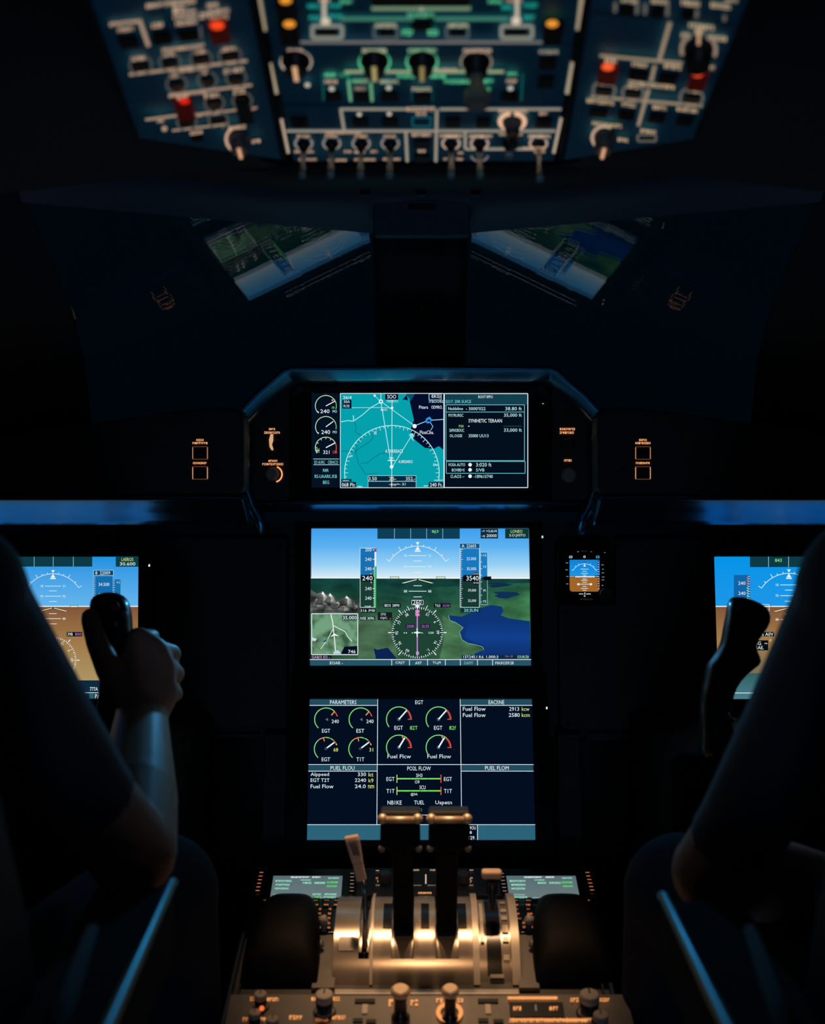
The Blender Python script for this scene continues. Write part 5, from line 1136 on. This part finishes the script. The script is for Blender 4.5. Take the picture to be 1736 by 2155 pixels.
# ================================================================ SEATS
def seat(s, label):
    cx = s*.60; t = thing('pilot_seat', (cx, .85, -1.15), label, 'seat')
    m = MB(); m.box((cx, .98, -.735), (.46, .46, .10)); m.build('seat_cushion', M['seat'], t, bevel=.03, seg=4)
    m = MB(); m.ring_loft([[V((cx+a*w, y+b*.045, z)) for a, b in ((-1, -1), (1, -1), (1, 1), (-1, 1))] for z, y, w in ((-.66, .78, .20), (-.3, .755, .235), (-.05, .73, .225), (.06, .72, .16), (.10, .715, .12))], 0, False); m.build('backrest', M['seat'], t, bevel=.03, seg=4)
    m = MB(); m.box((cx, .705, .17), (.24, .07, .16)); m.build('headrest', M['seat'], t, bevel=.03, seg=4)
    m = MB(); m.box((cx, .95, -.965), (.28, .34, .365)); m.build('pedestal_base', M['panel'], t, bevel=.02)
    # inner armrest
    tip, dn = (1.145, .226) if s < 0 else (1.105, .212)
    xin = lambda y: -s*-1*(up(.196, dn, (y-.72)/(tip-.72)))
    A = MB(); rings = []
    for y in (.55, .8, 1.0, tip-.03, tip-.004):
        xi = s*up(.190, dn, (y-.62)/(tip-.62)); k = 1 if y < tip-.01 else .7
        rings.append([V((xi+s*.002, y, -.345)), V((xi+s*.075, y, -.345)), V((xi+s*.075, y, -.345-.05*k)), V((xi, y, -.345-.06*k))])
    A.ring_loft(rings, 0, False); a = A.build('armrest', M['armside'], t, bevel=.006)
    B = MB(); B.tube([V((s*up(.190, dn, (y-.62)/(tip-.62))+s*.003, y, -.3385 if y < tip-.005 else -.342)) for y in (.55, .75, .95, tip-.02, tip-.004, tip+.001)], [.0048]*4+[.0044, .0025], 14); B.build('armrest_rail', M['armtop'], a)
    B = MB(); B.tube([V((s*.2685, 1.02, -.345)), V((s*.266, 1.0, -.338)), V((s*.246, .86, -.338)), V((s*.215, .66, -.338))], [.003, .005, .007, .008], 12); B.build('armrest_rail', M['sleeve'], a)
    W_ = MB(); W_.prism([V((s*.275, y, z)) for y, z in ((.74, -.10), (.80, -.16), (.87, -.28), (.93, -.42), (.97, -.60), (.74, -.60))], (s*.03, 0, 0)); W_.build('side_wing', M['seat'], t, bevel=.012, seg=3)
seat(-1, 'black left pilot seat with a shiny blue armrest rail')
seat(1, 'black right pilot seat with a shiny blue armrest rail')

# ================================================================ PILOTS
def hand_chain(m, W_, pal, fingers, thumb):
    """wrist point, palm knuckles, finger joints (with radii)"""
    for kn, r in pal: m.capsule(W_, kn, .027, r, 12)
    for a, b in zip(pal, pal[1:]): m.capsule(a[0], b[0], a[1], b[1], 12)
    for a, b in zip(pal, pal[1:]):
        m.capsule(up(W_, a[0], .6), up(W_, b[0], .6), .018, .018, 12)
    m.capsule(up(W_, pal[-1][0], .2), up(W_, pal[-1][0], .85), .029, .022, 12)
    for f in fingers+[thumb]:
        for (a, ra), (b, rb) in zip(f, f[1:]): m.capsule(a, b, ra, rb, 12)
def pilot(s, S, E, W_, hand, S2, E2, W2_, hand2, knee, label):
    cx = s*.60
    t = thing('person', (cx, .95, -1.15), label, 'person')
    b = MB()
    C = lambda p, q, r0, r1: b.capsule(V(p), V(q), r0, r1, 16)
    nk = V((cx, .965, .06)); hd = V((cx, .985, .185))
    C((cx, .93, -.55), (cx, .93, -.30), .12, .11); C((cx-.06, .94, -.30), (cx-.08, .95, -.13), .095, .09); C((cx+.06, .94, -.30), (cx+.08, .95, -.13), .095, .09)
    C((cx-.07, .93, -.56), (cx+.07, .93, -.56), .10, .10)
    C((cx, .95, -.06), nk, .06, .052); C(nk, (cx, .975, .12), .052, .055)
    b.ball(hd, .078, 20, 0, (.96, 1.12, 1.3)); b.ball(hd+V((0, .028, -.045)), .052, 16, 0, (.95, 1.05, 1.15))       # skull, jaw
    b.ball(hd+V((0, .098, -.022)), .011, 12, 0, (.9, 1.2, 1.3)); b.capsule(hd+V((0, .083, .012)), hd+V((0, .100, -.018)), .007, .010, 10)   # nose
    b.capsule(hd+V((-.032, .072, .022)), hd+V((.032, .072, .022)), .012, .012, 12); b.capsule(hd+V((-.018, .078, -.055)), hd+V((.018, .078, -.055)), .008, .008, 10)
    b.ball(hd+V((0, .072, -.082)), .017, 12)
    for q_ in (-1, 1): b.ball(hd+V((q_*.076, -.004, -.01)), .019, 12, 0, (.4, .8, 1.5)); b.ball(hd+V((q_*.035, .058, -.025)), .022, 12)
    for sh, el, wr in ((S, E, W_), (S2, E2, W2_)):
        C((cx+(sh.x-cx)*.3, .955, -.075), sh, .06, .056); C(sh, up(sh, el, .5), .045, .037); C(up(sh, el, .5), el, .036, .042); C(el, up(el, wr, .35), .043, .043); C(up(el, wr, .35), up(el, wr, .75), .043, .035); C(up(el, wr, .75), wr, .035, .030)
    hand_chain(b, W_, *hand); hand_chain(b, W2_, *hand2)
    for k, q_ in ((knee, -s), (V((s*.80, knee.y, knee.z-.02)), s)):
        hip = V((cx+q_*.10, .96, -.555)); an = V((k.x*1.02, k.y+.20, -1.04))
        C(hip, k, .075, .052); C(k, an, .048, .034); C(an, an+V((0, .16, -.055)), .034, .028)
    bo = b.build('body', M['skin'], t, remesh=.0036, smooth=5)
    # shirt
    h = MB(); H = lambda p, q, r0, r1: h.capsule(V(p), V(q), r0, r1, 18)
    H((cx, .93, -.56), (cx, .93, -.30), .135, .128); H((cx-.06, .94, -.30), (cx-.08, .95, -.13), .115, .108); H((cx+.06, .94, -.30), (cx+.08, .95, -.13), .115, .108); H((cx, .95, -.10), (cx, .955, .0), .09, .066)
    for sh, el in ((S, E), (S2, E2)):
        H((cx+(sh.x-cx)*.3, .955, -.085), sh, .075, .066); e = up(sh, el, .78 if s < 0 else .9)
        h.ball(sh, .064, 18); h.cyl(sh, up(sh, el, .45), .062, .049, 22); h.cyl(up(sh, el, .44), e, .049, .0405, 22); h.cyl(up(sh, el, .75), e, .0420, .0425, 22)
    h.build('shirt', M['sleeve'], t, remesh=.006, smooth=4)
    h = MB(); H((cx-.07, .93, -.565), (cx+.07, .93, -.565), .125, .125)
    for k, q_ in ((knee, -s), (V((s*.80, knee.y, knee.z-.02)), s)):
        hip = V((cx+q_*.10, .96, -.555)); an = V((k.x*1.02, k.y+.20, -1.04)); H(hip, k, .092, .068); H(k, up(k, an, .9), .066, .055)
    h.build('trousers', M['trousers'], t, remesh=.008, smooth=4)
    h = MB(); h.ball(hd+V((0, -.012, .018)), .086, 20, 0, (.98, 1.1, 1.22)); 
    cut = []
    for f, sm in zip(h.f, h.sm):
        ce = sum((h.v[i] for i in f), V())/len(f)-hd
        if not (ce.y > .045 and ce.z < .055) and ce.z > -.06 and not (ce.y > .01 and ce.z < .0): cut.append(f)
    h.f = cut; h.mi = [0]*len(cut); h.c = [(0, 0, 0, 1)]*len(cut); h.sm = [True]*len(cut)
    o = h.build('hair', M['hair'], t); sd = o.modifiers.new('so', 'SOLIDIFY'); sd.thickness = .008; sd.offset = -1
    for q_ in (-1, 1):
        e = MB(); e.ball(hd+V((q_*.030, .074, .004)), .0115, 14); o = e.build('eye', pbr('eye_white', (.7, .7, .68, 1), .2) if q_ < 0 and s < 0 else bpy.data.materials['eye_white'], t)
    for an in (knee, V((s*.80, knee.y, knee.z-.02))):
        a_ = V((an.x*1.02, an.y+.20, -1.06)); e = MB(); e.capsule(a_+V((0, -.02, -.02)), a_+V((0, .15, -.05)), .045, .036, 16); e.build('shoe', M['black'], t, remesh=.006, smooth=3)
    return t
# left pilot: right hand round the stick
Wl = P(298, 1505, 1.425)
pal = [(P(292, 1345, 1.440), .0150), (P(328, 1368, 1.440), .0150), (P(345, 1405, 1.438), .0148), (P(346, 1447, 1.436), .0140)]
fing = [[(P(292, 1345, 1.440), .0130), (P(318, 1342, 1.470), .0112), (P(300, 1352, 1.500), .0100), (P(258, 1362, 1.508), .0088)],
        [(P(328, 1368, 1.440), .0132), (P(362, 1376, 1.472), .0118), (P(345, 1388, 1.505), .0104), (P(292, 1398, 1.514), .0090)],
        [(P(345, 1405, 1.438), .0130), (P(370, 1418, 1.470), .0116), (P(352, 1429, 1.502), .0102), (P(298, 1436, 1.512), .0088)],
        [(P(346, 1447, 1.436), .0122), (P(368, 1460, 1.462), .0106), (P(350, 1468, 1.490), .0094), (P(305, 1472, 1.500), .0080)]]
thumb = [(P(262, 1465, 1.425), .0185), (P(228, 1405, 1.424), .0158), (P(205, 1352, 1.432), .0135), (P(192, 1310, 1.440), .0118), (P(190, 1298, 1.443), .0112)]
Sl, El = P(-112, 1258, 1.0), P(278, 1795, 1.185)
def lap_hand(s, W_):                                   # hand resting flat-ish on the thigh, fingers slightly curled
    k = [(W_+V((s*dx, .085-abs(dx-.01)*.3, -.012)), .0125) for dx in (-.032, -.010, .012, .032)]
    fs = []
    for (p, r), L in zip(k, (.072, .080, .074, .058)):
        fs.append([(p, .0105), (p+V((0, L*.5, -.004)), .0095), (p+V((0, L*.8, -.016)), .0086), (p+V((0, L*.98, -.032)), .0076)])
    th = [(W_+V((-s*.012, .03, -.004)), .016), (W_+V((-s*.045, .055, -.010)), .013), (W_+V((-s*.058, .085, -.016)), .0115), (W_+V((-s*.060, .105, -.024)), .010)]
    return k, fs, th
pilot(-1, Sl, El, Wl, (pal, fing, thumb), V((-.815, .98, -.08)), V((-.88, 1.10, -.36)), V((-.80, 1.30, -.36)), lap_hand(1, V((-.80, 1.30, -.36))), V((-.292, 1.375, -.425)),
      'person in the left seat, navy short sleeve, bare forearm raised to grip the stick')
Wr = V((.44, 1.30, -.395))
pilot(1, P(1846, 1250, 1.0), P(1508, 1835, 1.17), Wr, lap_hand(1, Wr), V((.815, .98, -.08)), V((.88, 1.10, -.36)), V((.80, 1.30, -.36)), lap_hand(-1, V((.80, 1.30, -.36))), V((.292, 1.375, -.425)),
      'person in the right seat, dark silhouette in a navy shirt, left arm lowered')
# thumbnail on the gripping hand is a part of the left pilot's thumb

# ================================================================ LIGHT, WORLD, CAMERA
for lx in (-.13, -.045, .045, .13):                  # row of warm lamps under the windshield header
    ld = bpy.data.lights.new('map_light_bulb', 'SPOT'); ld.energy = 6.5; ld.color = (1, .57, .28); ld.spot_size = math.radians(26); ld.spot_blend = 1; ld.shadow_soft_size = .012
    lo = bpy.data.objects.new('map_light_bulb', ld); COL.objects.link(lo); lo.location = (lx, 1.485, .28+ZC)
    lo.rotation_euler = (V((.01+lx*.75, 1.45, -.6+ZC))-V(lo.location)).to_track_quat('-Z', 'Y').to_euler()
    lo.parent = lamp; lo.location = V(lo.location)-V(lamp['w'])
rd = bpy.data.lights.new('added_fill_spot', 'SPOT'); rd.energy = 4.5; rd.color = (1, .55, .26); rd.spot_size = math.radians(17); rd.spot_blend = 1; rd.shadow_soft_size = .015  # unseen fill spot, added to light the quadrant's aft face and lever caps
ro = bpy.data.objects.new('added_fill_spot', rd); COL.objects.link(ro); ro.location = (.0, .70, .46+ZC)
ro.rotation_euler = (V((.01, 1.46, -.50+ZC))-V(ro.location)).to_track_quat('-Z', 'Y').to_euler()
for s in (-1, 1):                                     # cool fill spots added under the glareshield corners to brighten arms and armrests
    fl = bpy.data.lights.new('arm_fill_spot', 'SPOT'); fl.energy = 1.3; fl.color = (.10, .50, 1.0); fl.spot_size = math.radians(62); fl.spot_blend = 1; fl.shadow_soft_size = .02
    fo = bpy.data.objects.new('arm_fill_spot', fl); COL.objects.link(fo); fo.location = V((s*.20, 1.80, -.012))-V((0, 0, 0))+V((0, 0, ZC))
    fo.rotation_euler = (V((s*.33, 1.25, -.20+ZC))-V(fo.location)).to_track_quat('-Z', 'Y').to_euler(); fo.parent = gh; fo.location = V(fo.location)-V(gh['w'])
dl = bpy.data.lights.new('rear_fill_light', 'POINT'); dl.energy = 3.4; dl.color = (.40, .62, 1.0); dl.shadow_soft_size = .12  # unseen fill added behind the camera to lift the dark panels
do = bpy.data.objects.new('rear_fill_light', dl); COL.objects.link(do); do.location = (0, -.45, -.55+ZC)
w = bpy.data.worlds.new('night'); w.use_nodes = True; sc.world = w
bg = w.node_tree.nodes['Background']; bg.inputs[0].default_value = (0.0, .35, .65, 1); bg.inputs[1].default_value = .0058
cam = bpy.data.cameras.new('camera'); co = bpy.data.objects.new('camera', cam); COL.objects.link(co)
co.location = (0, 0, ZC); co.rotation_euler = (math.radians(90), 0, 0)
cam.sensor_fit = 'VERTICAL'; cam.sensor_height = 36; cam.sensor_width = 29; cam.lens = 36*F/2155
cam.shift_x = -(CX-868)/2155; cam.clip_start = .02
cam.dof.use_dof = True; cam.dof.focus_distance = 1.85; cam.dof.aperture_fstop = cam.lens/1000/.0115
sc.camera = co
sc.view_settings.view_transform = 'Standard'; sc.view_settings.look = 'None'; sc.view_settings.exposure = 0; sc.view_settings.gamma = 1
try: sc.view_settings.use_curve_mapping = False
except Exception: pass
sc.cycles.use_denoising = True
sc.cycles.max_bounces = 6; sc.cycles.transparent_max_bounces = 12; sc.cycles.caustics_reflective = False; sc.cycles.caustics_refractive = False
sc.cycles.sample_clamp_indirect = 4
for o in list(bpy.data.objects):
    if 'w' in o: del o['w']
